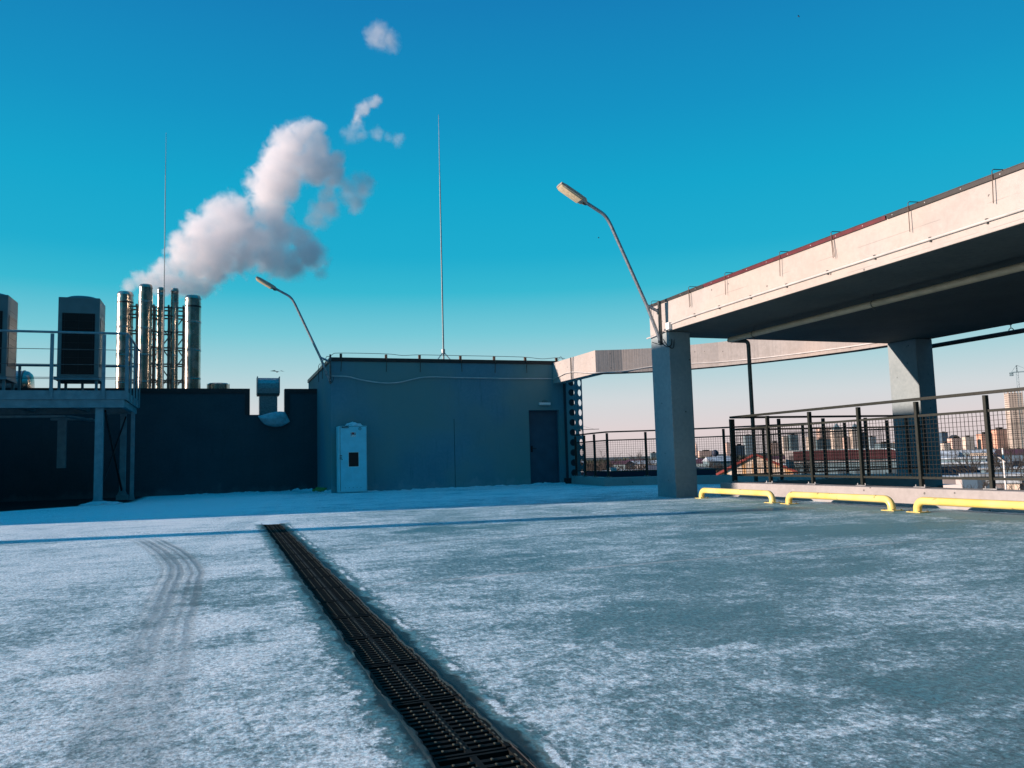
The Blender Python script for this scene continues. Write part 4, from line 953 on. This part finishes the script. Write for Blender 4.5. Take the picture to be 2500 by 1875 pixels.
# ------------------------------------------------------------------ birds
def bird(x, y, z, s_, a, lab):
    bm = MB(); c, q = math.cos(a), math.sin(a)
    def T(u, v, w_): return (x+s_*(u*c-v*q), y+s_*(u*q+v*c), z+s_*w_)
    bm.tube([T(0, -.5, 0), T(0, -.3, .03), T(0, 0, .02), T(0, .35, 0), T(0, .55, 0)], .1*s_, 8, taper=[.25, .8, 1, .6, .15])
    for sg in (-1, 1):
        v0 = [T(sg*.05, -.15, .05), T(sg*.6, -.2, .26), T(sg*1.25, .05, .12), T(sg*.6, .12, .24), T(sg*.05, .2, .05)]
        v1 = [(p[0], p[1], p[2]-.02*s_) for p in v0]
        bm.add(v0+v1, [(0, 1, 2, 3, 4), (9, 8, 7, 6, 5)]+[(i, (i+1) % 5, 5+(i+1) % 5, 5+i) for i in range(5)])
    tag(bm.build('bird', M['bird'], origin=(x, y, z)), lab, 'bird')
bird(3.76, 59.5, 7.51, .42, .3, 'small bird gliding just above the ventilation duct')
bird(34.8, 68.8, 22.2, .22, 1.0, 'tiny dark bird in the sky right of the big lamp')
bird(58.6, 66.0, 47.7, .26, .6, 'tiny dark bird high in the sky at upper right')

# ------------------------------------------------------------------ steam
S = [(-3.28, 7.59, .24), (-2.92, 7.76, .32), (-2.52, 7.7, .42), (-2.12, 8.18, .38), (-2.29, 8.55, .15), (-1.97, 7.73, .51), (-1.49, 7.68, .51), (-1.08, 7.78, .51), (-.65, 7.72, .47), (-1.71, 8.35, .42), (-1.37, 8.91, .59), (-1.51, 9.28, .42), (-.88, 9.95, .55), (-.67, 9.11, .76), (-.87, 8.48, .68), (-1.09, 9.93, .42), (-.17, 10.31, .59), (.33, 10.51, .72), (.04, 9.62, .85), (-.09, 8.83, .76), (.62, 9.82, .72), (.77, 8.97, .68), (-.37, 8.04, .51), (-.65, 7.49, .25), (1.36, 9.48, .76), (1.81, 8.95, .68), (2.48, 8.75, .59), (3.1, 9.27, .59), (2.11, 9.93, .68), (2.87, 9.74, .51), (1.81, 10.71, .68), (1.73, 11.51, .76), (1.36, 11.8, .51), (1.58, 12.38, .47), (2.11, 12.35, .8), (2.26, 13.11, .72), (2.57, 13.71, .64), (3.11, 14.19, .51), (3.67, 14.42, .3), (3.58, 13.66, .51), (3.11, 12.87, .68), (3.66, 12.76, .68), (4.21, 12.73, .51), (4.37, 13.25, .38), (2.49, 11.74, .42), (3.5, 12.33, .34)]
W = [(4.3, 12.35, .40), (4.0, 11.8, .35), (4.84, 12.04, .42), (5.4, 12.19, .47), (5.08, 11.56, .42), (3.96, 11.21, .51), (3.57, 10.61, .38), (3.48, 9.06, .51), (3.71, 8.42, .25), (2.86, 8.45, .34)]
P1 = [(6.15, 18.81, .50), (6.6, 18.72, .42), (6.23, 18.39, .30), (5.78, 18.57, .30)]
P2 = [(5.35, 15.40, .27), (5.62, 15.62, .28), (5.9, 15.80, .25), (6.1, 16.0, .2), (5.22, 15.1, .22)]
P3 = [(4.95, 14.32, .34), (5.4, 14.25, .25), (6.01, 14.45, .28), (6.5, 14.3, .2), (6.93, 14.3, .3), (5.2, 14.75, .28)]
def steam(name, blobs, dens, lab, rs=1.5, dy=0, voxel=.14, lo=.35, hi=1.0, warp=.5, amp=1.3, fs=2.2):
    pts = [(x, 32+dy+.5*mnoise.noise(Vector((x*2, z*2, 1)))*r, z, r) for x, z, r in blobs]
    bm = bmesh.new()
    for x, y, z, r in pts: bmesh.ops.create_icosphere(bm, subdivisions=3, radius=r*rs+.08, matrix=Matrix.Translation((x, y, z)))
    me = bpy.data.meshes.new('hull'); bm.to_mesh(me); bm.free()
    o = bpy.data.objects.new(name, me); COL.objects.link(o)
    rm = o.modifiers.new('remesh', 'REMESH'); rm.mode = 'VOXEL'; rm.voxel_size = voxel
    dg = bpy.context.evaluated_depsgraph_get(); me2 = bpy.data.meshes.new_from_object(o.evaluated_get(dg))
    o.modifiers.clear(); o.data = me2; bpy.data.meshes.remove(me); me2.name = name
    mt, t, b = new_mat(name+'_vapour'); t.nodes.remove(b); out = t.nodes['Material Output']
    pv = nd(t, 'ShaderNodeVolumePrincipled'); pv.inputs['Color'].default_value = (1, .985, .985, 1); pv.inputs['Anisotropy'].default_value = 0
    p = wpos(t)
    nc = nd(t, 'ShaderNodeTexNoise'); nc.inputs['Scale'].default_value = 1.1; nc.inputs['Detail'].default_value = 3; t.links.new(p, nc.inputs['Vector'])
    v1 = nd(t, 'ShaderNodeVectorMath', operation='SUBTRACT'); t.links.new(nc.outputs['Color'], v1.inputs[0]); v1.inputs[1].default_value = (.5, .5, .5)
    v2 = nd(t, 'ShaderNodeVectorMath', operation='SCALE'); t.links.new(v1.outputs[0], v2.inputs[0]); v2.inputs['Scale'].default_value = warp
    v3 = nd(t, 'ShaderNodeVectorMath', operation='ADD'); t.links.new(p, v3.inputs[0]); t.links.new(v2.outputs[0], v3.inputs[1])
    acc = None
    for x, y, z, r in pts:
        d = nd(t, 'ShaderNodeVectorMath', operation='DISTANCE'); t.links.new(v3.outputs[0], d.inputs[0]); d.inputs[1].default_value = (x, y, z)
        g_ = maprange(t, d.outputs['Value'], r*1.45, r*.35, 0, 1, False)
        acc = g_ if acc is None else mth(t, 'MAXIMUM', acc, g_)
    n1 = noise(t, v3.outputs[0], fs, 6, .62, .3)
    f = mth(t, 'ADD', acc, mth(t, 'MULTIPLY', mth(t, 'SUBTRACT', n1, .5), amp*2))
    f = mth(t, 'MULTIPLY', maprange(t, f, lo, hi), mth(t, 'GREATER_THAN', acc, .001))
    t.links.new(mth(t, 'MULTIPLY', f, dens), pv.inputs['Density'])
    t.links.new(pv.outputs[0], out.inputs['Volume'])
    me2.materials.clear(); me2.materials.append(mt)
    c = Vector((blobs[0][0], 32+dy, blobs[0][1])); me2.transform(Matrix.Translation(-c)); o.location = c
    return tag(o, lab, 'steam', None, 'stuff')
steam('steam_plume', S, 2.1, 'thick pinkish white steam plume drifting up and right from the chimneys', lo=.14, hi=.78, amp=1.05)
steam('steam_wisp', W, 1.7, 'thin wisps trailing off the right side of the big steam plume', dy=.1, lo=.02, hi=1.2, rs=1.7)
steam('steam_puff', P1, .8, 'small detached steam puff near the top of the sky', lo=.05, hi=1.1, rs=1.6)
steam('steam_puff', P2, 1.8, 'slanted streak of steam above the right side of the plume', lo=.1, hi=1.1, warp=.3, fs=3)
steam('steam_wisp', P3, .9, 'faint shreds of steam just right of the plume top', lo=.1, hi=1.2, warp=.4, fs=3)

# ------------------------------------------------------------------ what stands left of the picture and casts the long shadows
sb = thing('stair_block', 'tall rendered stair block standing left of the picture, shading the far deck', 'building', (-15, 23, 0))
mb = MB(); mb.box(-16, -14.0, 15.68, 31.3, 0, 7.36); mb.build('wall', M['stucco'], sb)
mb = MB(); mb.box(-16.05, -13.95, 15.63, 31.35, 7.362, 7.46); mb.build('coping', M['coping'], sb)
mb = MB(); mb.box(-15.6, -14.6, 15.66, 15.678, 0, 2.1); mb.build('door', M['door'], sb)
vp = thing('concrete_post', 'square concrete post left of the picture', 'post', (-14, 12.2, 0))
MB().box(-14.15, -13.85, 12.0, 12.40, 0, 4.55).build('shaft', M['column'], vp); MB().box(-14.2, -13.8, 11.95, 12.45, 4.55, 4.6).build('cap', M['coping'], vp)
# ------------------------------------------------------------------ the city beyond
def facade(name, wall, win, fw=3.2, fh=3.1, wr=.5, snowy=False):
    m, t, b = new_mat(name)
    tcn = nd(t, 'ShaderNodeTexCoord'); s = nd(t, 'ShaderNodeSeparateXYZ'); t.links.new(tcn.outputs['Object'], s.inputs[0])
    u = mth(t, 'FRACT', mth(t, 'DIVIDE', mth(t, 'ADD', s.outputs['X'], s.outputs['Y']), fw)); v = mth(t, 'FRACT', mth(t, 'DIVIDE', s.outputs['Z'], fh))
    q = mth(t, 'MULTIPLY', mth(t, 'GREATER_THAN', u, 1-wr), mth(t, 'GREATER_THAN', v, .45))
    q = mth(t, 'MULTIPLY', q, maprange(t, noise(t, wpos(t), .12, 3), .3, .5, .35, 1))
    c = mixc(t, q, mixc(t, maprange(t, noise(t, wpos(t), .05, 4), .4, .6), wall, tuple(x*.8 for x in wall)), win)
    t.links.new(c, b.inputs['Base Color']); b.inputs['Roughness'].default_value = .7
    return m
M['f_cream'] = facade('cream_facade', (.78, .68, .56), (.12, .11, .12))
M['f_pink'] = facade('pink_facade', (.80, .58, .47), (.16, .11, .11))
M['f_orange'] = facade('orange_facade', (.80, .46, .32), (.2, .1, .09))
M['f_blue'] = facade('blue_facade', (.07, .13, .19), (.03, .06, .09))
M['f_teal'] = facade('teal_facade', (.16, .26, .30), (.04, .07, .09))
M['f_white'] = facade('white_facade', (.78, .72, .68), (.2, .18, .18))
M['f_raw'] = facade('raw_concrete_frame', (.64, .55, .46), (.07, .06, .06), 3.4, 2.9, .55)
M['f_ghost'] = facade('pale_glass_facade', (.32, .42, .46), (.2, .28, .32))
M['dirtysnow'] = simple('dirty_roof_snow', (.36, .42, .46), .8, 0, .5, .5, 0)
M['treem'] = simple('bare_twigs', (.04, .035, .03), .9, 0, .3, .5, 0)
M['treeg'] = simple('dark_evergreen', (.035, .045, .03), .9, 0, .3, .5, 0)
M['treer'] = simple('reddish_twigs', (.13, .05, .035), .9, 0, .3, .5, 0)
M['maroon'] = simple('maroon_roof', (.09, .028, .032), .5, 0, .15, .6, 0)
M['navy'] = simple('navy_roof_sheet', (.012, .022, .05), .6, 0, .2, .5, .1)
M['redroof'] = simple('red_roof_edge', (.36, .07, .055), .6, 0, .15, 1, 0)
def polar(az, D): a = R_(az); return D*math.sin(a), D*math.cos(a)
GZ = -12.2
def tower(name, az, D, wd, zt, mat, lab, cat='building', dp=None, roof='flat', group='far city buildings', ang=None):
    x, y = polar(az, D); t = thing(name, lab, cat, (x, y, GZ), group)
    dp = dp or wd*.8; a = ang if ang is not None else R_(-18)
    t.rotation_euler = (0, 0, a); h = zt-GZ; t['_'] = 0; del t['_']
    def bb(mb): 
        o = mb
        return o
    mb = MB(); w2, d2 = wd/2*.92, dp/2
    mb.box(-w2, w2, -d2, d2, 0, h)
    o = mb.build('wall', mat); o.parent = t
    mb = MB()
    if roof == 'gable':
        mb.add([(-w2-.2, -d2, h), (w2+.2, -d2, h), (0, -d2, h+wd*.35), (-w2-.2, d2, h), (w2+.2, d2, h), (0, d2, h+wd*.35)], [(0, 1, 2), (5, 4, 3), (0, 3, 4, 1), (1, 4, 5, 2), (2, 5, 3, 0)])
    elif roof == 'point':
        mb.box(-w2*.7, w2*.7, -d2*.7, d2*.7, h, h+wd*.15); mb.add([(-w2*.6, -d2*.6, h+wd*.15), (w2*.6, -d2*.6, h+wd*.15), (w2*.6, d2*.6, h+wd*.15), (-w2*.6, d2*.6, h+wd*.15), (0, 0, h+wd*.6)], [(3, 2, 1, 0), (0, 1, 4), (1, 2, 4), (2, 3, 4), (3, 0, 4)])
    else:
        mb.box(-w2*1.01, w2*1.01, -d2*1.01, d2*1.01, h, h+.9); mb.box(-w2*.3, w2*.35, -d2*.4, d2*.4, h+.9, h+min(4, wd*.2))
    o = mb.build('roof', M['f_teal'] if roof == 'point' else M['trimbrown']); o.parent = t
    return t
C4 = [('far_block', 35.94, 1700, 20, 14.5, 'f_blue', 'dark blue tower block with a yellowish base, beyond the left end of the ramp railing', 'flat'),
      ('glass_tower', 36.59, 2100, 22, 42, 'f_ghost', 'faint pale glass tower in the far city behind the downpipe', 'flat'),
      ('far_block', 38.3, 1700, 22, 18, 'f_pink', 'pink sunlit block in the far city just right of the downpipe', 'flat'),
      ('far_block', 38.98, 1900, 11, 33, 'f_cream', 'narrow cream tower beside a teal one in the far city', 'flat'),
      ('far_block', 39.5, 1900, 19, 37, 'f_teal', 'stepped teal tower right of a narrow cream tower in the far city', 'flat'),
      ('far_block', 40.61, 1800, 17, 29, 'f_cream', 'squat cream tower with blue blocks to its right in the far city', 'flat'),
      ('far_block', 41.3, 1850, 32, 23, 'f_teal', 'wide bluish block in front of the tall pointed towers', 'flat'),
      ('far_tower', 41.47, 2250, 33, 56, 'f_pink', 'tall pink tower with stepped top, left of the pointed pair', 'flat'),
      ('pointed_tower', 42.28, 2200, 28, 52, 'f_cream', 'tall cream tower with a pointed roof, left one of the pointed pair', 'point'),
      ('pointed_tower', 43.4, 2200, 27, 51, 'f_cream', 'tall cream tower with a pointed roof, right one of the pointed pair', 'point'),
      ('far_block', 42.85, 2150, 16, 30, 'f_pink', 'lower pink block between the two pointed towers', 'flat'),
      ('far_tower', 43.9, 2280, 14, 42, 'f_blue', 'slim blue slab against the right side of the pointed towers', 'flat'),
      ('far_block', 44.35, 1750, 14, 24, 'f_ghost', 'pale bluish block right of the pointed towers', 'flat'),
      ('far_block', 45.1, 1700, 30, 10, 'f_teal', 'low dull block left of the far canopy column', 'flat'),
      ('far_block', 46.2, 1700, 30, 12, 'f_pink', 'low pink block showing through the wires left of the far canopy column', 'flat'),
      ('far_block', 48.52, 1600, 12, 25, 'f_blue', 'dark bluish block with a pink side just right of the far canopy column', 'flat'),
      ('near_block', 48.6, 1200, 10, 5, 'f_cream', 'small cream block at the foot of the bluish one right of the far canopy column', 'flat'),
      ('far_block', 49.1, 1500, 17, 13.5, 'f_pink', 'pink house block with a pitched roof right of the far canopy column', 'gable'),
      ('far_block', 49.85, 2000, 19, 20, 'f_cream', 'low cream row between the pink house block and the orange buildings', 'flat'),
      ('orange_block', 50.75, 1650, 21, 21, 'f_orange', 'orange sunlit apartment block, left and lower of the two orange ones', 'flat'),
      ('orange_block', 51.55, 1700, 27, 29, 'f_orange', 'orange sunlit apartment block with stepped top left of the concrete tower', 'flat'),
      ('far_block', 33.68, 2600, 60, 8, 'f_pink', 'long low pink row on the horizon right of the big canopy column', 'flat'),
      ('far_block', 32.4, 2600, 40, 11, 'f_cream', 'pale row on the horizon just right of the big canopy column', 'flat'),
      ('far_tower', 35.2, 2600, 12, 32, 'f_pink', 'slim pink tower just left of the ramp railing corner', 'flat'),
      ('far_block', 30.1, 2000, 17, 5, 'f_teal', 'small dim block left of the big canopy column on the horizon', 'flat'),
      ('far_block', 31.6, 2000, 14, 22, 'f_blue', 'dark block on the horizon touching the right edge of the big canopy column', 'flat')]
for nme, az, D, wd, zt, mt, lab, rf in C4: tower(nme, az, D, wd, zt, M[mt], lab, roof=rf)
# the spire
x, y = polar(33.05, 2200); o = MB().tube([(x, y, GZ), (x, y, 18), (x, y, 34)], 3, 6, taper=[1.3, 1, .1]).build('spire', M['f_pink'], origin=(x, y, GZ)); tag(o, 'tiny pink spire on the horizon right of the big canopy column', 'spire')
# unfinished concrete tower and crane
x, y = polar(52.45, 1300); ut = thing('unfinished_tower', 'tall unfinished pinkish concrete tower at the right edge', 'building', (x, y, GZ)); ut.rotation_euler = (0, 0, R_(-30))
mb = MB(); mb.box(-9, 9, -7, 7, 0, 84); o = mb.build('wall', M['f_raw']); o.parent = ut
mb = MB()
for xx in (-8.6, -4.4, 0, 4.4, 8.6):
    for yy in (-6.6, 6.6): mb.box(xx-.4, xx+.4, yy-.4, yy+.4, 84, 88.4)
mb.box(-9, 9, -7, 7, 88.4, 89); o = mb.build('open_floor', M['f_raw']); o.parent = ut
def crane(az, D, zt, jib, lab, s_=1.0, back=.3, sgn=1, gr='far tower cranes', col='rail'):
    x, y = polar(az, D); t = thing('tower_crane', lab, 'crane', (x, y, GZ), gr); t.rotation_euler = (0, 0, R_(-az)); h = zt-GZ
    mb = MB()
    for a in (-.8, .8):
        for b in (-.8, .8): mb.bar((a*s_, b*s_, 0), (a*s_, b*s_, h), .28*s_, .28*s_)
    z = 0; k = 0
    while z < h-3*s_:
        a, b = (-.8, .8) if k % 2 else (.8, -.8); mb.bar((a*s_, -.8*s_, z), (b*s_, -.8*s_, z+3*s_), .2*s_, .2*s_); z += 3*s_; k += 1
    o = mb.build('tower', M[col]); o.parent = t
    mb = MB(); mb.bar((-jib*back*sgn, 0, h), (jib*sgn, 0, h), .9*s_, .9*s_); mb.bar((0, 0, h), (0, 0, h+6*s_), .9*s_, .9*s_); mb.bar((0, 0, h+6*s_), (jib*.7*sgn, 0, h+.4), .25*s_, .25*s_); mb.bar((0, 0, h+6*s_), (-jib*back*sgn, 0, h+.4), .25*s_, .25*s_); mb.box(-jib*back*sgn-1.5*s_, -jib*back*sgn+1.5*s_, -1*s_, 1*s_, h-3*s_, h)
    o = mb.build('jib', M[col]); o.parent = t
crane(25.1, 1500, 52, 32, 'distant tower crane with a horizontal jib seen beside the perforated column', 1.1, .12)
crane(52.75, 1290, 100, 22, 'bluish tower crane standing against the unfinished tower', 1.6, .3, 1, col='f_teal')
# water tank
x, y = polar(34.32, 260); t = thing('water_tank', 'dark round tank on a mast among trees right of the big column', 'tank', (x, y, GZ))
mb = MB(); mb.lathe((x, y, 0), [(.1, -.35), (.75, -.1), (1.05, .5), (1.05, 1.0), (.75, 1.6), (.1, 1.85)], 20); mb.build('tank', M['navy'], t, smooth=True)
MB().tube([(x, y, GZ), (x, y, -.3)], .25, 8).build('mast', M['galvdark'], t)
# house with the red gable
x, y = polar(36.97, 100); hs = thing('gabled_house', 'peach rendered house with a red-edged gable seen through the railing', 'house', (x, y, GZ)); hs.rotation_euler = (0, 0, R_(-36.97))
def gable_ring(w_, y0, y1, ze, zp, th):
    vs = []
    for yy in (y0, y1): vs += [(-w_, yy, ze), (0, yy, zp), (w_*.92, yy, ze+.3), (w_*.92, yy, ze+.3-th), (0, yy, zp-th), (-w_, yy, ze-th)]
    return vs, [(0, 1, 4, 5), (1, 2, 3, 4), (11, 10, 7, 6), (10, 9, 8, 7), (0, 6, 7, 1), (1, 7, 8, 2), (5, 4, 10, 11), (4, 3, 9, 10), (2, 8, 9, 3), (5, 11, 6, 0)]
pz = .65-GZ; ez = pz-2.45
mb = MB(); vs = [(-4.6, 0, 0), (4.2, 0, 0), (4.2, 0, ez+.1), (-.0, 0, pz-.3), (-4.6, 0, ez-.1)]; mb.add(vs+[(a, 16, c) for a, b, c in vs], [(0, 1, 2, 3, 4), (9, 8, 7, 6, 5)]+[(i, (i+1) % 5, 5+(i+1) % 5, 5+i) for i in range(5)])
def peach():
    m, t, b = new_mat('peach_render'); p = wpos(t)
    c = mixc(t, maprange(t, noise(t, mapping(t, p, (1, 1, .25)), .9, 4), .45, .6), (.86, .74, .60), (.74, .42, .18)); t.links.new(c, b.inputs['Base Color']); b.inputs['Roughness'].default_value = .85; return m
o = mb.build('wall', peach()); o.parent = hs
vs, fs = gable_ring(5.1, -.25, 16.2, ez-.15, pz, .28); mb = MB().add(vs, fs); o = mb.build('roof', M['redroof']); o.parent = hs
mb = MB(); mb.box(3.6, 4.5, 4, 4.8, ez, pz+.1); o = mb.build('chimney', M['f_white']); o.parent = hs
mb = MB(); mb.box(-.6, .6, -.04, -.01, ez-2.0, ez-.6); o = mb.build('window', M['grille']); o.parent = hs
# maroon hall
x, y = polar(42.93, 170); hl = thing('maroon_hall', 'long low hall with a rounded maroon roof edged with snow', 'building', (x, y, GZ)); hl.rotation_euler = (0, 0, R_(-42.93))
mb = MB(); top = .75-GZ; n_ = 14; prof = [(-11, top-1.9)]+[(-11+18*i/n_, top-.1*abs(i-5)/5) for i in range(n_+1)]+[(7+2.2*math.sin(a*math.pi/12), top-1.9+1.75*math.cos(a*math.pi/12)) for a in range(1, 7)]
vs = [(a, -3, z) for a, z in prof]+[(a, 9, z) for a, z in prof]; k_ = len(prof)
mb.add(vs, [list(range(k_)), list(range(k_, 2*k_))[::-1]]+[[i, (i+1) % k_, k_+(i+1) % k_, k_+i] for i in range(k_)]); o = mb.build('roof', M['maroon']); o.parent = hl
mb = MB(); mb.tube([(a, -3.1, z+.08) for a, z in prof[1:]], .10, 5); o = mb.build('snow_edge', M['snow']); o.parent = hl
mb = MB(); mb.box(-10.5, 8.8, -2.6, 8.6, 0, top-1.91); o = mb.build('wall', M['f_teal']); o.parent = hl
mb = MB(); mb.box(-11, 9, -3.3, -3.05, top-2.35, top-2.2); o = mb.build('gutter', M['f_white']); o.parent = hl
# navy roof just beyond the far kerb
x, y = polar(30.0, 30); nb = thing('navy_roofed_annex', 'flat navy roofed annex just beyond the far curved kerb', 'building', (x, y, GZ)); nb.rotation_euler = (0, 0, R_(-20))
mb = MB(); mb.box(-7.5, 2.2, 0, 14, 0, -.06-GZ); o = mb.build('wall', M['navy']); o.parent = nb
mb = MB(); mb.box(-7.6, 2.3, -.1, .12, -.06-GZ, .20-GZ); mb.box(-7.6, -7.4, .12, 14, -.06-GZ, .2-GZ); mb.box(2.1, 2.3, .12, 14, -.06-GZ, .2-GZ); o = mb.build('parapet', M['navy']); o.parent = nb
mb = MB(); mb.box(.5, .9, 1, 1.3, -.06-GZ, .32-GZ); mb.lathe((-1.2, 2, -.05-GZ), [(.12, 0), (.12, .35)], 10); o = mb.build('roof_outlet', M['f_white']); o.parent = nb
# sheds with snowy roofs
SH = [(28.9, 150, 8, -2.2, 'long white-roofed shed low among the trees left of the big column', 'f_white'), (27.0, 190, 12, -3.0, 'grey shed behind the curved railing near the perforated column', 'f_teal'),
      (33.8, 170, 9, -3.6, 'snow-roofed shed among trees right of the big column', 'f_teal'), (49.6, 190, 16, -2.9, 'low shed with a long snowy roof right of the far canopy column', 'f_blue'),
      (51.0, 110, 6, -2.9, 'blue container-like shed in the yard at the right', 'f_blue'), (51.6, 95, 2.6, -3.1, 'small cream kiosk in the snowy yard at the right', 'f_cream'),
      (52.7, 160, 13, -3.4, 'grey shed with a snowy roof at the right edge', 'f_teal'), (49.0, 130, 7, -3.8, 'white-walled shed in the yard right of the far canopy column', 'f_white'), (47.0, 200, 26, -2.0, 'long bluish shed behind the maroon hall', 'f_teal'), (38.6, 190, 16, -2.4, 'pale shed behind the peach house', 'f_white')]
for az, D, wd, zt, lab, mt in SH:
    x, y = polar(az, D); t = thing('shed', lab, 'shed', (x, y, GZ), 'sheds in the low ground'); t.rotation_euler = (0, 0, R_(-az+random.uniform(-12, 12))); h = zt-GZ
    o = MB().box(-wd/2, wd/2, 0, wd*.7, 0, h).build('wall', M[mt]); o.parent = t
    o = MB().box(-wd/2-.3, wd/2+.3, -.4, wd*.7+.3, h, h+.3).build('roof', M['dirtysnow']); o.parent = t
LH = []
rnd_ = random.Random(5)
for i in range(34):
    az, D = rnd_.uniform(23, 55), rnd_.uniform(170, 620); x, y = polar(az, D); zt = .2-rnd_.uniform(.008, .018)*D*.35-1.0; wd = rnd_.uniform(7, 20); mt = rnd_.choice(('f_white', 'f_cream', 'f_teal', 'f_blue', 'f_pink'))
    t = thing('suburb_house', 'small low house with a snowy roof among the trees of the suburb', 'house', (x, y, GZ), 'low roofs of the suburb'); t.rotation_euler = (0, 0, R_(rnd_.uniform(-90, 0))); h = zt-GZ
    o = MB().box(-wd/2, wd/2, -3, 3, 0, h).build('wall', M[mt]); o.parent = t
    mb = MB(); mb.add([(-wd/2-.3, -3.4, h), (wd/2+.3, -3.4, h), (wd/2+.3, 3.4, h), (-wd/2-.3, 3.4, h), (-wd/2, 0, h+1.3), (wd/2, 0, h+1.3)], [(0, 1, 5, 4), (2, 3, 4, 5), (1, 2, 5), (3, 0, 4), (3, 2, 1, 0)])
    o = mb.build('roof', M['dirtysnow'] if i % 3 else M['maroon']); o.parent = t
# bare trees
def btree(az, D, ztop, spread, lab, mat='treem', seed=1, dens=5, thick=.16, cat='tree', trunkfrac=.45, grp='bare trees below the deck'):
    rnd = random.Random(seed); x, y = polar(az, D); H = ztop-GZ
    t = thing('bare_tree', lab, cat, (x, y, GZ), grp)
    tr = MB(); cr = MB()
    def br(p, d, L, r, k, mb):
        q = p+d*L; mid = p+d*L*.5+Vector((rnd.uniform(-1, 1), rnd.uniform(-1, 1), 0))*L*.06
        mb.tube([p, mid, q], r, 4 if k > 1 else 3, caps=False, taper=[1, .85, .7])
        if k == 0: return
        for i in range(rnd.choice((2, 3, 3))):
            a = rnd.uniform(0, 6.28); sp = rnd.uniform(.3, .75)
            nd_ = (d+Vector((math.cos(a)*sp, math.sin(a)*sp, rnd.uniform(-.05, .25)))).normalized()
            br(p.lerp(q, rnd.uniform(.55, 1)), nd_, L*rnd.uniform(.62, .82), r*.6, k-1, cr)
    S_ = H*(1-trunkfrac)
    br(Vector((x, y, GZ)), Vector((0, 0, 1)), H*trunkfrac, thick, 0, tr)
    for i in range(5):
        a = rnd.uniform(0, 6.28); br(Vector((x, y, GZ+H*trunkfrac*rnd.uniform(.75, 1))), Vector((math.cos(a)*.45*spread, math.sin(a)*.45*spread, 1)).normalized(), S_*.36, thick*.6, dens, cr)
    zmax = max(v[2] for v in cr.v); f_ = (ztop-(GZ+H*trunkfrac*.7))/(zmax-(GZ+H*trunkfrac*.7)); z0 = GZ+H*trunkfrac*.7
    cr.v = [(v[0], v[1], z0+(v[2]-z0)*f_ if v[2] > z0 else v[2]) for v in cr.v]
    tr.build('trunk', M[mat], t); cr.build('crown', M[mat], t)
TR = [(26.8, 105, 1.9, 1.1, 'broad bare tree behind the railing left of the big column'), (29.1, 130, 2.0, .5, 'narrow bare tree just left of the big canopy column'), (25.4, 90, -.4, 1, 'bare tree beside the perforated column, lower than its neighbours'),
      (28.1, 75, -1.6, 1, 'low bare tree between the broad and the narrow one'), (33.2, 140, .2, 1, 'bare tree in front of the pale row right of the big column'), (35.0, 150, -.3, 1, 'bare tree left of the peach house'),
      (39.9, 150, .6, .9, 'bare tree rising behind the peach house chimney'), (49.3, 62, -1.2, 1, 'bushy tree against the right side of the far canopy column'), (48.9, 46, -1.75, .9, 'reddish shrubby tree low beside the far canopy column'),
      (50.4, 140, 1.0, 1.2, 'bare tree below the orange buildings'), (51.9, 120, 1.0, .9, 'bare tree in front of the taller orange block'), (52.4, 48, -1.6, 1.1, 'brown bare treetop in the lower right beside the white pole'), (50.6, 60, -2.6, 1.0, 'thin bare treetop in the snowy yard'), (53.0, 90, -.3, 1, 'bare tree at the right edge below the unfinished tower')]
for i, (az, D, zt, sp, lab) in enumerate(TR): btree(az, D, zt, sp, lab, 'treer' if 'reddish' in lab else 'treem', 11+i, 5 if D > 60 else 5, .2)
def belt(name, az0, az1, D0, D1, n, zt, zv, mat, lab, s_=1.6):
    mb = MB(); rnd = random.Random(n)
    for i in range(n):
        az = rnd.uniform(az0, az1); D = rnd.uniform(D0, D1); x, y = polar(az, D)
        top = zt+zv*mnoise.noise(Vector((az*1.3, D*.02, 2)))+rnd.uniform(-.5, .2)*zv
        base = -12; hh = rnd.random()**.6; z = base+(top-base)*hh
        a = rnd.uniform(0, 3.14); w_ = rnd.uniform(.3, 1)*s_*D/200; h = rnd.uniform(.8, 2.4)*s_*D/250; c_, q_ = math.cos(a)*w_*.5, math.sin(a)*w_*.5
        mb.add([(x-c_, y-q_, z-h), (x+c_*.4, y+q_*.4, z-h*1.1), (x+c_*rnd.uniform(-1, 1), y+q_, z)], [(0, 1, 2)])
    return tag(mb.build(name, M[mat]), lab, 'trees', None, 'stuff')
belt('distant_woodland', 22, 56, 260, 520, 22000, -1.6, 2.2, 'treem', 'brown band of bare woodland in front of the city', .8)
belt('evergreen_thicket', 22, 56, 150, 250, 5000, -4.2, 2.4, 'treeg', 'dark green thicket in the low ground beyond the deck', 1.3)
belt('far_haze_of_trees', 20, 58, 700, 1500, 9000, -2, 4, 'treeg', 'farthest dark strip of trees at the foot of the city', 1.0)
# street lamp pole in the yard
x, y = polar(51.65, 45); yl = thing('yard_lamp', 'white pole with a dark slanted panel in the yard at the right', 'lamp', (x, y, GZ))
MB().tube([(x, y, GZ), (x, y, .6)], .05, 10, taper=[1.3, .8]).build('pole', M['whitepaint'], yl, smooth=True)
mb = MB(); mb.bar((x-.30, y+.18, .35), (x+.10, y-.08, -.12), .34, .04); mb.build('panel', M['navy'], yl)
mb = MB(); mb.bar((x-.16, y+.09, .20), (x+.04, y-.04, -.05), .26, .07); mb.build('panel_face', M['whitepaint'], yl)
